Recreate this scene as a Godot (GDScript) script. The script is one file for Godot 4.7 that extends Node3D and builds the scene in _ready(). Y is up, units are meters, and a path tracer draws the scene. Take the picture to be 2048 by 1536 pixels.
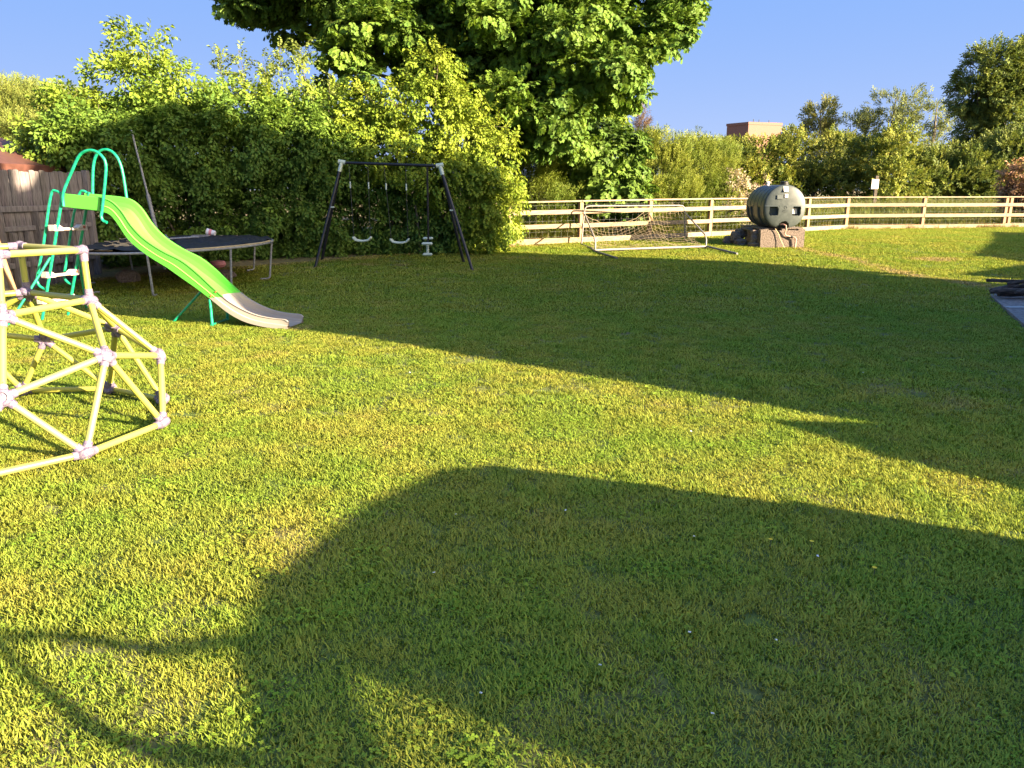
extends Node3D

const EYE := 1.6
var rng := RandomNumberGenerator.new()
var taken := {}
var nz := FastNoiseLite.new()
var nz2 := FastNoiseLite.new()
var M := {}

# ---------------------------------------------------------------- mesh collecting
class MB:
	var v := PackedVector3Array()
	var n := PackedVector3Array()
	var c := PackedColorArray()
	var col := Color(1, 1, 1)
	func tri(a: Vector3, b: Vector3, d: Vector3, na: Vector3, nb: Vector3, nd: Vector3) -> void:
		if (b - a).cross(d - a).dot(na + nb + nd) > 0.0:
			v.append_array([a, d, b]); n.append_array([na, nd, nb])
		else:
			v.append_array([a, b, d]); n.append_array([na, nb, nd])
		c.append_array([col, col, col])
	func ftri(a: Vector3, b: Vector3, d: Vector3, out: Vector3) -> void:
		var q := (b - a).cross(d - a).normalized()
		if q.dot(out) < 0.0: q = -q
		tri(a, b, d, q, q, q)
	func quad(a: Vector3, b: Vector3, d: Vector3, e: Vector3, out: Vector3) -> void:
		ftri(a, b, d, out); ftri(a, d, e, out)
	func box(t: Transform3D, s: Vector3, bev := 0.0) -> void:
		var h := s * 0.5
		bev = minf(bev, minf(h.x, minf(h.y, h.z)) * 0.9)
		var i := h - Vector3(bev, bev, bev)
		for ax in 3:
			var b1 := (ax + 1) % 3
			var b2 := (ax + 2) % 3
			for sg: float in [-1.0, 1.0]:
				var q := []
				for k in [[-1.0, -1.0], [1.0, -1.0], [1.0, 1.0], [-1.0, 1.0]]:
					var p := Vector3(); p[ax] = sg * h[ax]; p[b1] = k[0] * i[b1]; p[b2] = k[1] * i[b2]
					q.append(t * p)
				var o := Vector3(); o[ax] = sg
				quad(q[0], q[1], q[2], q[3], t.basis * o)
				if bev > 0.0:
					for s2: float in [-1.0, 1.0]:
						var w := []
						for k in [[0, -1.0], [0, 1.0], [1, 1.0], [1, -1.0]]:
							var p := Vector3(); p[b2] = k[1] * i[b2]
							p[ax] = sg * (h[ax] if k[0] == 0 else i[ax]); p[b1] = s2 * (i[b1] if k[0] == 0 else h[b1])
							w.append(t * p)
						var o2 := Vector3(); o2[ax] = sg; o2[b1] = s2
						quad(w[0], w[1], w[2], w[3], t.basis * o2)
		if bev > 0.0:
			for sx: float in [-1.0, 1.0]:
				for sy: float in [-1.0, 1.0]:
					for sz: float in [-1.0, 1.0]:
						ftri(t * Vector3(sx * h.x, sy * i.y, sz * i.z), t * Vector3(sx * i.x, sy * h.y, sz * i.z), t * Vector3(sx * i.x, sy * i.y, sz * h.z), t.basis * Vector3(sx, sy, sz))
	# a swept round bar; rad is one radius or one for each point
	func tube(p: Array, rad, sides := 8, caps := true) -> void:
		var m := p.size()
		var up := Vector3.UP
		var d0: Vector3 = (p[1] - p[0]).normalized()
		if absf(d0.y) > 0.9: up = Vector3.RIGHT
		var x := d0.cross(up).normalized()
		var rings := []
		var nors := []
		for i in m:
			var d: Vector3 = (p[mini(i + 1, m - 1)] - p[maxi(i - 1, 0)]).normalized()
			x = (x - d * x.dot(d)).normalized()
			var y := d.cross(x)
			var r: float = rad[i] if rad is Array else rad
			var ring := []
			var nr := []
			for k in sides:
				var a := TAU * k / sides
				var o := x * cos(a) + y * sin(a)
				nr.append(o); ring.append(p[i] + o * r)
			rings.append(ring); nors.append(nr)
		for i in m - 1:
			for k in sides:
				var k2 := (k + 1) % sides
				tri(rings[i][k], rings[i][k2], rings[i + 1][k2], nors[i][k], nors[i][k2], nors[i + 1][k2])
				tri(rings[i][k], rings[i + 1][k2], rings[i + 1][k], nors[i][k], nors[i + 1][k2], nors[i + 1][k])
		if caps:
			for e in [0, m - 1]:
				var d: Vector3 = (p[1] - p[0]) * -1.0 if e == 0 else p[m - 1] - p[m - 2]
				for k in sides:
					ftri(p[e], rings[e][k], rings[e][(k + 1) % sides], d)
	# a shape turned round an axis: prof holds (radius, along)
	func lathe(t: Transform3D, prof: Array, sides := 20) -> void:
		for i in prof.size() - 1:
			var a: Vector2 = prof[i]
			var b: Vector2 = prof[i + 1]
			var g := Vector2(b.y - a.y, a.x - b.x).normalized()
			for k in sides:
				var t0 := TAU * k / sides
				var t1 := TAU * (k + 1) / sides
				var c0 := Vector3(cos(t0), 0, sin(t0))
				var c1 := Vector3(cos(t1), 0, sin(t1))
				var n0 := t.basis * (c0 * g.x + Vector3.UP * g.y)
				var n1 := t.basis * (c1 * g.x + Vector3.UP * g.y)
				var pa := t * (c0 * a.x + Vector3.UP * a.y)
				var pb := t * (c1 * a.x + Vector3.UP * a.y)
				var pc := t * (c1 * b.x + Vector3.UP * b.y)
				var pd := t * (c0 * b.x + Vector3.UP * b.y)
				if a.x > 0.0: tri(pa, pb, pc, n0, n1, n1)
				if b.x > 0.0: tri(pa, pc, pd, n0, n1, n0)
	# an outline (points in the plane of u and w) pushed along k
	func prism(pts: Array, k: Vector3) -> void:
		var mid := Vector3()
		for p in pts: mid += p / pts.size()
		for i in pts.size():
			var a: Vector3 = pts[i]
			var b: Vector3 = pts[(i + 1) % pts.size()]
			var o := (b - a).cross(k)
			if o.dot((a + b) * 0.5 - mid) < 0.0: o = -o
			quad(a, b, b + k, a + k, o)
		var ax := (pts[1] - pts[0] as Vector3).normalized()
		var ay := k.normalized().cross(ax).normalized()
		var flat := PackedVector2Array()
		for p in pts: flat.append(Vector2((p - pts[0]).dot(ax), (p - pts[0]).dot(ay)))
		var ix := Geometry2D.triangulate_polygon(flat)
		for i in ix.size() / 3:
			ftri(pts[ix[i * 3]], pts[ix[i * 3 + 1]], pts[ix[i * 3 + 2]], -k)
			ftri(pts[ix[i * 3]] + k, pts[ix[i * 3 + 1]] + k, pts[ix[i * 3 + 2]] + k, k)
	func mesh() -> ArrayMesh:
		var arr := []
		arr.resize(Mesh.ARRAY_MAX)
		arr[Mesh.ARRAY_VERTEX] = v; arr[Mesh.ARRAY_NORMAL] = n; arr[Mesh.ARRAY_COLOR] = c
		var m := ArrayMesh.new()
		m.add_surface_from_arrays(Mesh.PRIMITIVE_TRIANGLES, arr)
		return m

# ---------------------------------------------------------------- naming
func numbered(called: String) -> String:
	var k: int = taken.get(called, 0)
	taken[called] = k + 1
	return called if k == 0 else "%s_%03d" % [called, k]
func tag(o: Node, label: String, category: String, group := "") -> Node:
	o.set_meta("label", label)
	o.set_meta("category", category)
	if group: o.set_meta("group", group)
	return o
func thing(called: String, label: String, category: String, at := Vector3.ZERO, group := "") -> Node3D:
	var o := Node3D.new()
	o.name = numbered(called)
	add_child(o)
	o.position = at
	tag(o, label, category, group)
	return o
# shapes are collected in world places; a part of a thing is moved back by the thing's own place
func part(called: String, mb, mat: Material, parent: Node3D = null, local := false) -> MeshInstance3D:
	var o := MeshInstance3D.new()
	o.mesh = mb.mesh() if mb is MB else mb
	o.material_override = null
	for i in o.mesh.get_surface_count(): o.set_surface_override_material(i, mat)
	if parent:
		o.name = called if not parent.has_node(called) else called + "_%03d" % (parent.get_child_count() + 1)
		parent.add_child(o, true)
		if not local and parent.get_parent() == self: o.position = -parent.position
		elif not local: o.position = -(parent.position + (parent.get_parent() as Node3D).position)
	else:
		o.name = numbered(called)
		add_child(o, true)
	return o
func setting(called: String, mb, mat: Material) -> MeshInstance3D:
	var o := part(called, mb, mat)
	o.set_meta("kind", "structure")
	return o
func V(x: float, y: float, f: float) -> Vector3: return Vector3(x, y, -f)
func rnd(a: float, b: float) -> float: return rng.randf_range(a, b)
func rv(s := 1.0) -> Vector3: return Vector3(rnd(-s, s), rnd(-s, s), rnd(-s, s))
func lin(r: float, g: float, b: float) -> Color: return Color(r, g, b).linear_to_srgb()
func ground(f: float) -> float: return 0.4 * smoothstep(10.0, 20.0, f)
func along(a: Vector3, b: Vector3, up := Vector3.UP) -> Transform3D:   # x runs from a to b, origin in the middle
	var x := (b - a).normalized()
	var z := x.cross(up).normalized()
	return Transform3D(Basis(x, z.cross(x), z), (a + b) * 0.5)

# ---------------------------------------------------------------- materials
func mat(called: String, c: Color, rough := 0.6, vcol := false) -> StandardMaterial3D:
	var m := StandardMaterial3D.new()
	m.resource_name = called
	m.albedo_color = c
	m.roughness = rough
	m.vertex_color_use_as_albedo = vcol
	M[called] = m
	return m
func noise_tex(colors: Array, freq: float, seed_ := 1, w := 256, bump := false, oct := 4) -> NoiseTexture2D:
	var t := NoiseTexture2D.new()
	t.width = w; t.height = w; t.seamless = true
	var f := FastNoiseLite.new()
	f.seed = seed_; f.frequency = freq; f.fractal_octaves = oct
	t.noise = f
	if not bump:
		var g := Gradient.new()
		g.offsets = PackedFloat32Array(); g.colors = PackedColorArray()
		var cs := PackedColorArray()
		var os := PackedFloat32Array()
		for i in colors.size():
			cs.append(colors[i]); os.append(0.25 + 0.5 * i / maxf(1.0, colors.size() - 1))
		g.offsets = os; g.colors = cs
		t.color_ramp = g
	return t
func grainy(called: String, colors: Array, scale: Vector3, rough := 0.75, freq := 0.03, relief := 0.0, seed_ := 1) -> StandardMaterial3D:
	var m := mat(called, Color(1, 1, 1), rough, true)
	m.albedo_texture = noise_tex(colors, freq, seed_)
	m.uv1_triplanar = true
	m.uv1_scale = scale
	if relief > 0.0:
		m.heightmap_enabled = true
		m.heightmap_texture = noise_tex([], freq * 1.5, seed_ + 7, 256, true)
		m.heightmap_scale = relief
	return m
func leafy(called: String, back := 0.7) -> StandardMaterial3D:
	var m := mat(called, Color(1, 1, 1), 0.55, true)
	m.backlight_enabled = true
	m.backlight = Color(back, back, back * 0.8)
	m.metallic_specular = 0.28
	return m

func materials() -> void:
	leafy("leaf", 0.8)
	leafy("blade", 0.75).metallic_specular = 0.2
	M.blade.roughness = 0.7
	mat("yellow_tube", Color(1, 1, 1), 0.42, true)
	grainy("hub", [lin(0.06, 0.048, 0.14), lin(0.16, 0.13, 0.17), lin(0.21, 0.175, 0.2)], Vector3(9, 9, 9), 0.6, 0.03)
	var green := mat("slide_green", lin(0.1, 0.48, 0.05), 0.38)
	green.backlight_enabled = true; green.backlight = Color(0.35, 0.35, 0.35)
	mat("slide_cream", lin(0.34, 0.305, 0.27), 0.42)
	mat("slide_rim", lin(0.36, 0.72, 0.12), 0.45)
	grainy("green_metal", [lin(0.0, 0.20, 0.10), lin(0.008, 0.30, 0.155), lin(0.012, 0.34, 0.18)], Vector3(3, 3, 3), 0.4, 0.02)
	mat("dark_metal", lin(0.012, 0.013, 0.018), 0.4)
	mat("mint_plastic", lin(0.5, 0.58, 0.48), 0.5)
	mat("chain", lin(0.03, 0.035, 0.03), 0.5)
	grainy("step", [lin(0.42, 0.3, 0.26), lin(0.62, 0.5, 0.46), lin(0.66, 0.55, 0.5)], Vector3(4, 4, 4), 0.6, 0.03)
	mat("red_fleck", lin(0.4, 0.08, 0.05), 0.6)
	grainy("steel", [lin(0.2, 0.21, 0.22), lin(0.33, 0.34, 0.35)], Vector3(2, 2, 2), 0.45, 0.03)
	grainy("goal_paint", [lin(0.17, 0.155, 0.145), lin(0.27, 0.245, 0.23)], Vector3(2, 2, 2), 0.5, 0.03)
	mat("bare_bar", lin(0.16, 0.15, 0.15), 0.6)
	mat("net_cord", lin(0.36, 0.29, 0.18), 0.8)
	grainy("net_cover", [lin(0.008, 0.01, 0.014), lin(0.022, 0.025, 0.03)], Vector3(2, 2, 2), 0.7, 0.03)
	grainy("rusty_mat", [lin(0.05, 0.02, 0.016), lin(0.11, 0.045, 0.035)], Vector3(2, 2, 2), 0.8, 0.03)
	mat("cream_edge", lin(0.45, 0.36, 0.2), 0.7)
	mat("white_paper", lin(0.7, 0.7, 0.7), 0.6)
	mat("pink_card", lin(0.65, 0.25, 0.27), 0.6)
	grainy("rail_wood", [lin(0.19, 0.137, 0.09), lin(0.265, 0.205, 0.138), lin(0.3, 0.24, 0.168)], Vector3(0.5, 9, 9), 0.75, 0.025, 0.1)
	grainy("post_wood", [lin(0.25, 0.145, 0.075), lin(0.34, 0.22, 0.12)], Vector3(9, 0.5, 9), 0.8, 0.025, 0.1)
	grainy("old_plank", [lin(0.1, 0.088, 0.085), lin(0.19, 0.168, 0.16), lin(0.26, 0.23, 0.22)], Vector3(10, 0.5, 10), 0.85, 0.03, 0.25)
	grainy("shed_roof", [lin(0.075, 0.03, 0.022), lin(0.11, 0.045, 0.034)], Vector3(1, 1, 1), 0.6, 0.03)
	grainy("bark", [lin(0.05, 0.04, 0.03), lin(0.13, 0.105, 0.08)], Vector3(3, 1, 3), 0.9, 0.03, 1.0)
	mat("stem", lin(0.12, 0.1, 0.07), 0.8)
	grainy("block", [lin(0.08, 0.062, 0.048), lin(0.15, 0.118, 0.096), lin(0.2, 0.16, 0.135)], Vector3(2.2, 2.2, 2.2), 0.92, 0.05, 0.8)
	grainy("tank_plastic", [lin(0.042, 0.054, 0.053), lin(0.062, 0.076, 0.073)], Vector3(1.5, 1.5, 1.5), 0.48, 0.02)
	mat("black_plastic", lin(0.012, 0.013, 0.014), 0.5)
	grainy("label_paper", [lin(0.5, 0.47, 0.42), lin(0.74, 0.7, 0.64)], Vector3(12, 12, 12), 0.7, 0.05)
	mat("plaque", lin(0.06, 0.075, 0.075), 0.5)
	grainy("hose", [lin(0.4, 0.2, 0.15), lin(0.55, 0.34, 0.26)], Vector3(5, 5, 5), 0.6, 0.03)
	grainy("concrete", [lin(0.14, 0.125, 0.125), lin(0.21, 0.19, 0.19), lin(0.25, 0.23, 0.23)], Vector3(0.9, 0.9, 0.9), 0.9, 0.06, 0.3)
	mat("pale_concrete", lin(0.36, 0.36, 0.37), 0.85)
	grainy("charred", [lin(0.02, 0.016, 0.015), lin(0.08, 0.06, 0.05), lin(0.15, 0.11, 0.09)], Vector3(1, 8, 8), 0.9, 0.03, 0.5)
	grainy("tower_brick", [lin(0.17, 0.085, 0.065), lin(0.23, 0.12, 0.095)], Vector3(0.5, 1.2, 0.5), 0.9, 0.05)
	grainy("render", [lin(0.5, 0.48, 0.44), lin(0.58, 0.56, 0.52)], Vector3(0.5, 0.5, 0.5), 0.9, 0.03)
	grainy("slate", [lin(0.06, 0.06, 0.065), lin(0.1, 0.1, 0.105)], Vector3(1, 1, 1), 0.7, 0.03)
	mat("car_paint", lin(0.25, 0.26, 0.28), 0.3)
	mat("dark_glass", lin(0.01, 0.01, 0.012), 0.1)
	mat("rubber", lin(0.015, 0.015, 0.015), 0.8)
	var gl := mat("clear_glass", Color(0.9, 0.95, 0.95, 0.06), 0.05)
	gl.transparency = BaseMaterial3D.TRANSPARENCY_ALPHA
	mat("petal", lin(0.75, 0.75, 0.74), 0.6)
	mat("buttercup", lin(0.8, 0.6, 0.02), 0.5)
	var soil := mat("soil", Color(1, 1, 1), 0.95, true)
	soil.albedo_texture = noise_tex([lin(0.5, 0.5, 0.5), lin(1, 1, 1)], 0.06, 4)
	soil.uv1_triplanar = true; soil.uv1_world_triplanar = true; soil.uv1_scale = Vector3(0.8, 0.8, 0.8)
	mat("field", Color(1, 1, 1), 0.95, true)

# ---------------------------------------------------------------- plants
# one twig: leaves on both sides of a stem that runs along +Y, faces towards +Z. shape 0 oval, 1 five-lobed, 2 narrow
func twig_mesh(count: int, stem: float, ll: float, lw: float, shape: int, hang := 0.3) -> ArrayMesh:
	var mb := MB.new()
	if stem > 0.0:
		mb.col = Color(0.8, 0.6, 0.6)
		mb.tube([Vector3.ZERO, Vector3(0, stem, 0)], [ll * 0.03, ll * 0.012], 3, false)
	for i in count:
		var u := (i + 0.6) / count
		var side := 1.0 if i % 2 == 0 else -1.0
		if i == count - 1: side = 0.0
		var at := Vector3(0, stem * u, 0)
		var d := Vector3(side * rnd(0.6, 1.1), rnd(0.3, 1.0), rnd(-0.5, 0.4) - hang).normalized()
		var nn := (Vector3(0, 0.25 * hang, 1) + rv(0.45)).normalized()
		var x := d.cross(nn).normalized()
		nn = x.cross(d).normalized()
		var s := rnd(0.75, 1.2)
		var L := ll * s
		var W := lw * s * 0.5
		at += d * L * 0.25
		var g := rnd(0.72, 1.22)
		mb.col = Color(g * rnd(0.9, 1.15), g, g * rnd(0.8, 1.1))
		var fold := nn * W * 0.35
		var n1 := (nn + x * 0.35).normalized()
		var n2 := (nn - x * 0.35).normalized()
		if shape == 0:
			var p0 := at
			var p1 := at + d * L * 0.4
			var tip := at + d * L - nn * L * 0.12
			var a := at + d * L * 0.38 + x * W + fold
			var b := at + d * L * 0.38 - x * W + fold
			mb.tri(p0, a, p1, n2, n2, n2); mb.tri(p1, a, tip, n2, n2, n2)
			mb.tri(p0, b, p1, n1, n1, n1); mb.tri(p1, b, tip, n1, n1, n1)
		elif shape == 1:
			var ctr := at + d * L * 0.3
			var outl := []
			for q in [[-0.4, 0.12], [-0.9, 0.22], [-0.72, 0.42], [-0.95, 0.68], [-0.42, 0.72], [0.0, 1.0], [0.42, 0.72], [0.95, 0.68], [0.72, 0.42], [0.9, 0.22], [0.4, 0.12], [0.0, 0.05]]:
				outl.append(at + x * W * q[0] + d * L * q[1] - nn * W * 0.3 * q[0] * q[0] - nn * L * 0.1 * q[1] * q[1])
			for k in 12:
				var m1 := (nn + x * (0.3 if k < 5 else -0.3)).normalized()
				mb.tri(ctr, outl[k], outl[(k + 1) % 12], m1, m1, m1)
		else:
			var tip2 := at + d * L
			mb.tri(at - x * W * 0.5, at + x * W * 0.5, at + d * L * 0.5 + x * W, nn, nn, nn)
			mb.tri(at - x * W * 0.5, at + d * L * 0.5 + x * W, tip2, nn, nn, nn)
	return mb.mesh()

func scatter(called: String, mesh: Mesh, m: Material, xs: Array, cs: Array, parent: Node3D = null) -> MultiMeshInstance3D:
	var buf := PackedFloat32Array()
	buf.resize(xs.size() * 16)
	var i := 0
	for k in xs.size():
		var t: Transform3D = xs[k]
		var b := t.basis
		var c: Color = cs[k]
		buf[i] = b.x.x; buf[i + 1] = b.y.x; buf[i + 2] = b.z.x; buf[i + 3] = t.origin.x
		buf[i + 4] = b.x.y; buf[i + 5] = b.y.y; buf[i + 6] = b.z.y; buf[i + 7] = t.origin.y
		buf[i + 8] = b.x.z; buf[i + 9] = b.y.z; buf[i + 10] = b.z.z; buf[i + 11] = t.origin.z
		buf[i + 12] = c.r; buf[i + 13] = c.g; buf[i + 14] = c.b; buf[i + 15] = 1.0
		i += 16
	var mm := MultiMesh.new()
	mm.transform_format = MultiMesh.TRANSFORM_3D
	mm.use_colors = true
	mm.mesh = mesh
	mm.instance_count = xs.size()
	mm.buffer = buf
	var o := MultiMeshInstance3D.new()
	o.multimesh = mm
	o.material_override = m
	o.set_meta("kind", "stuff")
	if parent:
		o.name = called if not parent.has_node(called) else called + "_%03d" % (parent.get_child_count() + 1)
		parent.add_child(o, true)
		o.position = -parent.position
	else:
		o.name = numbered(called)
		add_child(o, true)
	return o

# leaves over a set of lobes [x, y, z, rx, ry, rz]; per = twigs for each square metre of lobe surface
func crown(lobes: Array, per: float, o: Dictionary, xs: Array, cs: Array) -> void:
	var flat: float = o.get("flat", 0.5)
	var droop: float = o.get("droop", 0.2)
	var lo: float = o.get("inner", 0.6)
	var hi: float = o.get("outer", 1.05)
	var s0: float = o.get("s0", 0.8)
	var s1: float = o.get("s1", 1.25)
	var fr: float = o.get("freq", 1.0)
	var cut: float = o.get("cut", -0.15)
	var ca: Color = o.get("a", Color(0.05, 0.09, 0.02))
	var cb: Color = o.get("b", Color(0.09, 0.14, 0.025))
	for l in lobes:
		var c := Vector3(l[0], l[1], l[2])
		var r := Vector3(l[3], l[4], l[5])
		var area := 4.0 * PI * pow((pow(r.x * r.y, 1.6) + pow(r.x * r.z, 1.6) + pow(r.y * r.z, 1.6)) / 3.0, 1.0 / 1.6)
		for i in int(area * per):
			var d := rv().normalized()
			var q := lerpf(lo, hi, sqrt(rng.randf()))
			var p := c + d * r * q
			var w := nz.get_noise_3dv(p * fr * 10.0)
			if w < cut: continue
			p += d * r * float(o.get("rough", 0.25)) * w
			if p.y < ground(-p.z) + 0.05: continue
			var out := (d / r).normalized()
			var y := (out + rv(0.6) - Vector3.UP * droop).normalized()
			var z := Vector3.UP * flat + out * (1.0 - flat) + rv(0.45)
			z = (z - y * z.dot(y)).normalized()
			var s := rnd(s0, s1)
			xs.append(Transform3D(Basis(y.cross(z) * s, y * s, z * s), p))
			var k := clampf(0.5 + 0.9 * nz2.get_noise_3dv(p * 14.0) + rnd(-0.25, 0.25), 0.0, 1.0)
			cs.append(ca.lerp(cb, k))
# breaks lobes up into many small flattened boughs, so that light and gaps come between them
func boughs(lobes: Array, per: float, r0: float, r1: float, squash := 0.45, lo := 0.55) -> Array:
	var out := []
	for l in lobes:
		var c := Vector3(l[0], l[1], l[2])
		var r := Vector3(l[3], l[4], l[5])
		var n := maxi(2, int(4.0 * (r.x * r.y + r.x * r.z + r.y * r.z) * per))
		for i in n:
			var d := rv().normalized()
			var p := c + d * r * lerpf(lo, 0.95, sqrt(rng.randf()))
			var s := rnd(r0, r1)
			out.append([p.x, p.y, p.z, s, s * squash, s])
	return out
func plant(called: String, label: String, category: String, lobes: Array, per: float, twig: Mesh, o := {}, stems := 0, stem_r := 0.03, group := "") -> Node3D:
	var base := Vector3()
	for l in lobes: base += Vector3(l[0], 0, l[2]) / lobes.size()
	base.y = ground(-base.z)
	var t := thing(called, label, category, base, group)
	var xs := []
	var cs := []
	crown(lobes, per, o, xs, cs)
	scatter("foliage", twig, M.leaf, xs, cs, t)
	for i in stems:
		var l: Array = lobes[i % lobes.size()]
		var mb := MB.new()
		var foot := Vector3(lerpf(l[0], base.x, 0.35) + rnd(-0.15, 0.15), ground(-l[2]) - 0.05, l[2] - rnd(0.0, 0.3))
		var top := Vector3(l[0], l[1] + l[4] * 0.5, l[2])
		mb.tube([foot, foot.lerp(top, 0.4) + rv(0.12), foot.lerp(top, 0.75) + rv(0.12), top], [stem_r, stem_r * 0.8, stem_r * 0.5, stem_r * 0.2], 6)
		part("stem", mb, M.stem, t)
	return t

func _ready() -> void:
	rng.seed = 20240612
	nz.seed = 3; nz.frequency = 0.06; nz.fractal_octaves = 3
	nz2.seed = 11; nz2.frequency = 0.06; nz2.fractal_octaves = 2
	# ---- camera, sky, sun, exposure
	var cam := Camera3D.new()
	cam.name = "camera"
	cam.fov = 53.13
	cam.position = Vector3(0, EYE, 0)
	cam.rotation_degrees = Vector3(-14.25, 0, 0)
	cam.near = 0.05; cam.far = 2000.0
	add_child(cam)
	cam.current = true
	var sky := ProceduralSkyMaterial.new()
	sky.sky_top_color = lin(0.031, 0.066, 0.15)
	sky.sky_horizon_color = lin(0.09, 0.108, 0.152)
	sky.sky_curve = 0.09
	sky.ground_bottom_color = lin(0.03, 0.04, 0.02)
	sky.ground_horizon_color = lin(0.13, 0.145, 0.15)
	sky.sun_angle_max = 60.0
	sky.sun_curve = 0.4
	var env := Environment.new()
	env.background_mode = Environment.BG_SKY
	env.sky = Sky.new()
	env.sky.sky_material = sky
	env.tonemap_mode = Environment.TONE_MAPPER_LINEAR
	env.tonemap_exposure = 6.6
	env.sdfgi_enabled = true; env.ssao_enabled = true; env.ssil_enabled = true
	var we := WorldEnvironment.new()
	we.name = "world"
	we.environment = env
	add_child(we)
	var sun := DirectionalLight3D.new()
	sun.name = "sun"
	var el := deg_to_rad(17.0)
	sun.look_at_from_position(Vector3.ZERO, -Vector3(0.866 * cos(el), sin(el), 0.5 * cos(el)))
	sun.light_color = lin(1.0, 0.79, 0.53)
	sun.light_energy = 1.6
	sun.light_angular_distance = 0.5
	sun.shadow_enabled = true
	add_child(sun)
	materials()
	build_ground()
	build_buildings()
	build_fences()
	build_trees()
	build_dome()
	build_slide()
	build_trampoline()
	build_swings()
	build_goal()
	build_tank()
	build_pad()
	build_small()
	build_grass()

# ---------------------------------------------------------------- ground
func fence_f(x: float) -> float:
	return 17.78 + (x + 0.05) * 0.6216 if x < 10.31 else 24.22 + (x - 10.31) * 0.176
func bank_dist(x: float, f: float) -> float:
	var p := [Vector2(6.3, 17.3), Vector2(6.8, 15.6), Vector2(6.95, 13.8), Vector2(7.75, 12.5)]
	var best := 99.0
	for i in 3:
		best = minf(best, Vector2(x, f).distance_to(Geometry2D.get_closest_point_to_segment(Vector2(x, f), p[i], p[i + 1])))
	return best
func dryness(x: float, f: float) -> float:     # 0 green, 1 straw
	var d := 0.36 + 0.55 * nz.get_noise_2d(x * 9.0, f * 9.0) + 0.5 * nz2.get_noise_2d(x * 40.0, f * 40.0)
	d += 0.9 * (1.0 - smoothstep(0.05, 0.3, bank_dist(x, f)))
	d += 0.75 * (1.0 - smoothstep(0.1, 0.7, fence_f(x) - f))
	for q in WORN:
		d += 0.7 * (1.0 - smoothstep(0.3, 1.0, Vector2((x - q[0]) / q[2], (f - q[1]) / q[3]).length()))
	return clampf(d, 0.0, 1.3)
const WORN := [[-2.86, 14.85, 0.35, 0.25], [-2.14, 14.85, 0.35, 0.25], [-3.7, 14.5, 0.2, 0.15], [-0.72, 14.2, 0.2, 0.15], [-4.9, 12.4, 0.5, 0.12], [-4.3, 13.2, 0.3, 0.1], [-2.5, 9.0, 0.3, 0.25], [8.6, 15.5, 1.0, 0.4]]
func build_ground() -> void:
	var xs := [-600.0, -200.0, -80.0, -40.0]
	var x := -20.0
	while x <= 24.0:
		xs.append(x); x += 0.5
	xs.append_array([40.0, 80.0, 200.0, 600.0])
	var fs := [-600.0, -100.0, -30.0, -12.0]
	var f := -5.0
	while f <= 30.0:
		fs.append(f); f += 0.5
	fs.append_array([45.0, 80.0, 200.0, 600.0])
	var mb := MB.new()
	for i in xs.size() - 1:
		for j in fs.size() - 1:
			var q := []
			for k in [[0, 0], [1, 0], [1, 1], [0, 1]]:
				q.append(V(xs[i + k[0]], ground(fs[j + k[1]]), fs[j + k[1]]))
			var dry := dryness(xs[i], fs[j])
			mb.col = Color(0.1, 0.15, 0.025).lerp(Color(0.27, 0.21, 0.09), clampf(dry - 0.2, 0, 1))
			mb.quad(q[0], q[1], q[2], q[3], Vector3.UP)
	setting("ground", mb, M.soil)

func grass_ok(x: float, f: float) -> bool:
	if f > fence_f(x) - 0.06: return false
	if x < 0.3 and f > 14.35 + (x + 8.0) * 0.42: return false
	if x < -7.9 + (f - 10.9) * 0.2386: return false
	if f < 12.45 and x > 2.02 + f * 0.448: return false
	return true
func blade(mb: MB, at: Vector3, h: float, w: float, lean: Vector3, g: Color) -> void:
	mb.col = g
	var side := lean.cross(Vector3.UP).normalized() * w * 0.5
	var m := at + Vector3.UP * h * 0.6 + lean * h * 0.35
	var t := at + Vector3.UP * h * 0.95 + lean * h
	var n := (-lean * 0.45 + Vector3.UP).normalized()
	mb.tri(at - side, at + side, m + side * 0.8, n, n, n)
	mb.tri(at - side, m + side * 0.8, m - side * 0.8, n, n, n)
	mb.tri(m - side * 0.8, m + side * 0.8, t, n, n, n)
func tuft(count: int, rad: float, h0: float, h1: float, w: float, straw: float) -> ArrayMesh:
	var mb := MB.new()
	for i in count:
		var a := rnd(0, TAU)
		var r := rad * sqrt(rng.randf())
		var b := rnd(0, TAU)
		var g := rnd(0.65, 1.3)
		var c := Color(g * rnd(0.85, 1.15), g, g)
		if rng.randf() < straw: c = Color(2.1 * g, 1.35 * g, 2.4 * g)
		blade(mb, Vector3(cos(a) * r, -0.005, sin(a) * r), rnd(h0, h1), w * rnd(0.7, 1.3), Vector3(cos(b), 0, sin(b)) * rnd(0.15, 1.2), c)
	return mb.mesh()
func clover(count: int, rad: float) -> ArrayMesh:
	var mb := MB.new()
	for i in count:
		var a := rnd(0, TAU)
		var r := rad * sqrt(rng.randf())
		var at := Vector3(cos(a) * r, rnd(0.012, 0.03), sin(a) * r)
		var g := rnd(0.6, 1.0)
		mb.col = Color(g * 0.85, g * 1.05, g * 0.8)
		var n := (Vector3.UP + rv(0.35)).normalized()
		var x := n.cross(Vector3(cos(a), 0, sin(a))).normalized()
		var z := n.cross(x)
		for k in 3:
			var b := TAU * k / 3.0 + a
			var d := x * cos(b) + z * sin(b)
			var s := x * cos(b + PI / 2) + z * sin(b + PI / 2)
			var L := rnd(0.005, 0.009)
			mb.tri(at, at + d * L * 0.7 + s * L * 0.6, at + d * L * 1.2, n, n, n)
			mb.tri(at, at + d * L * 1.2, at + d * L * 0.7 - s * L * 0.6, n, n, n)
	return mb.mesh()
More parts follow.
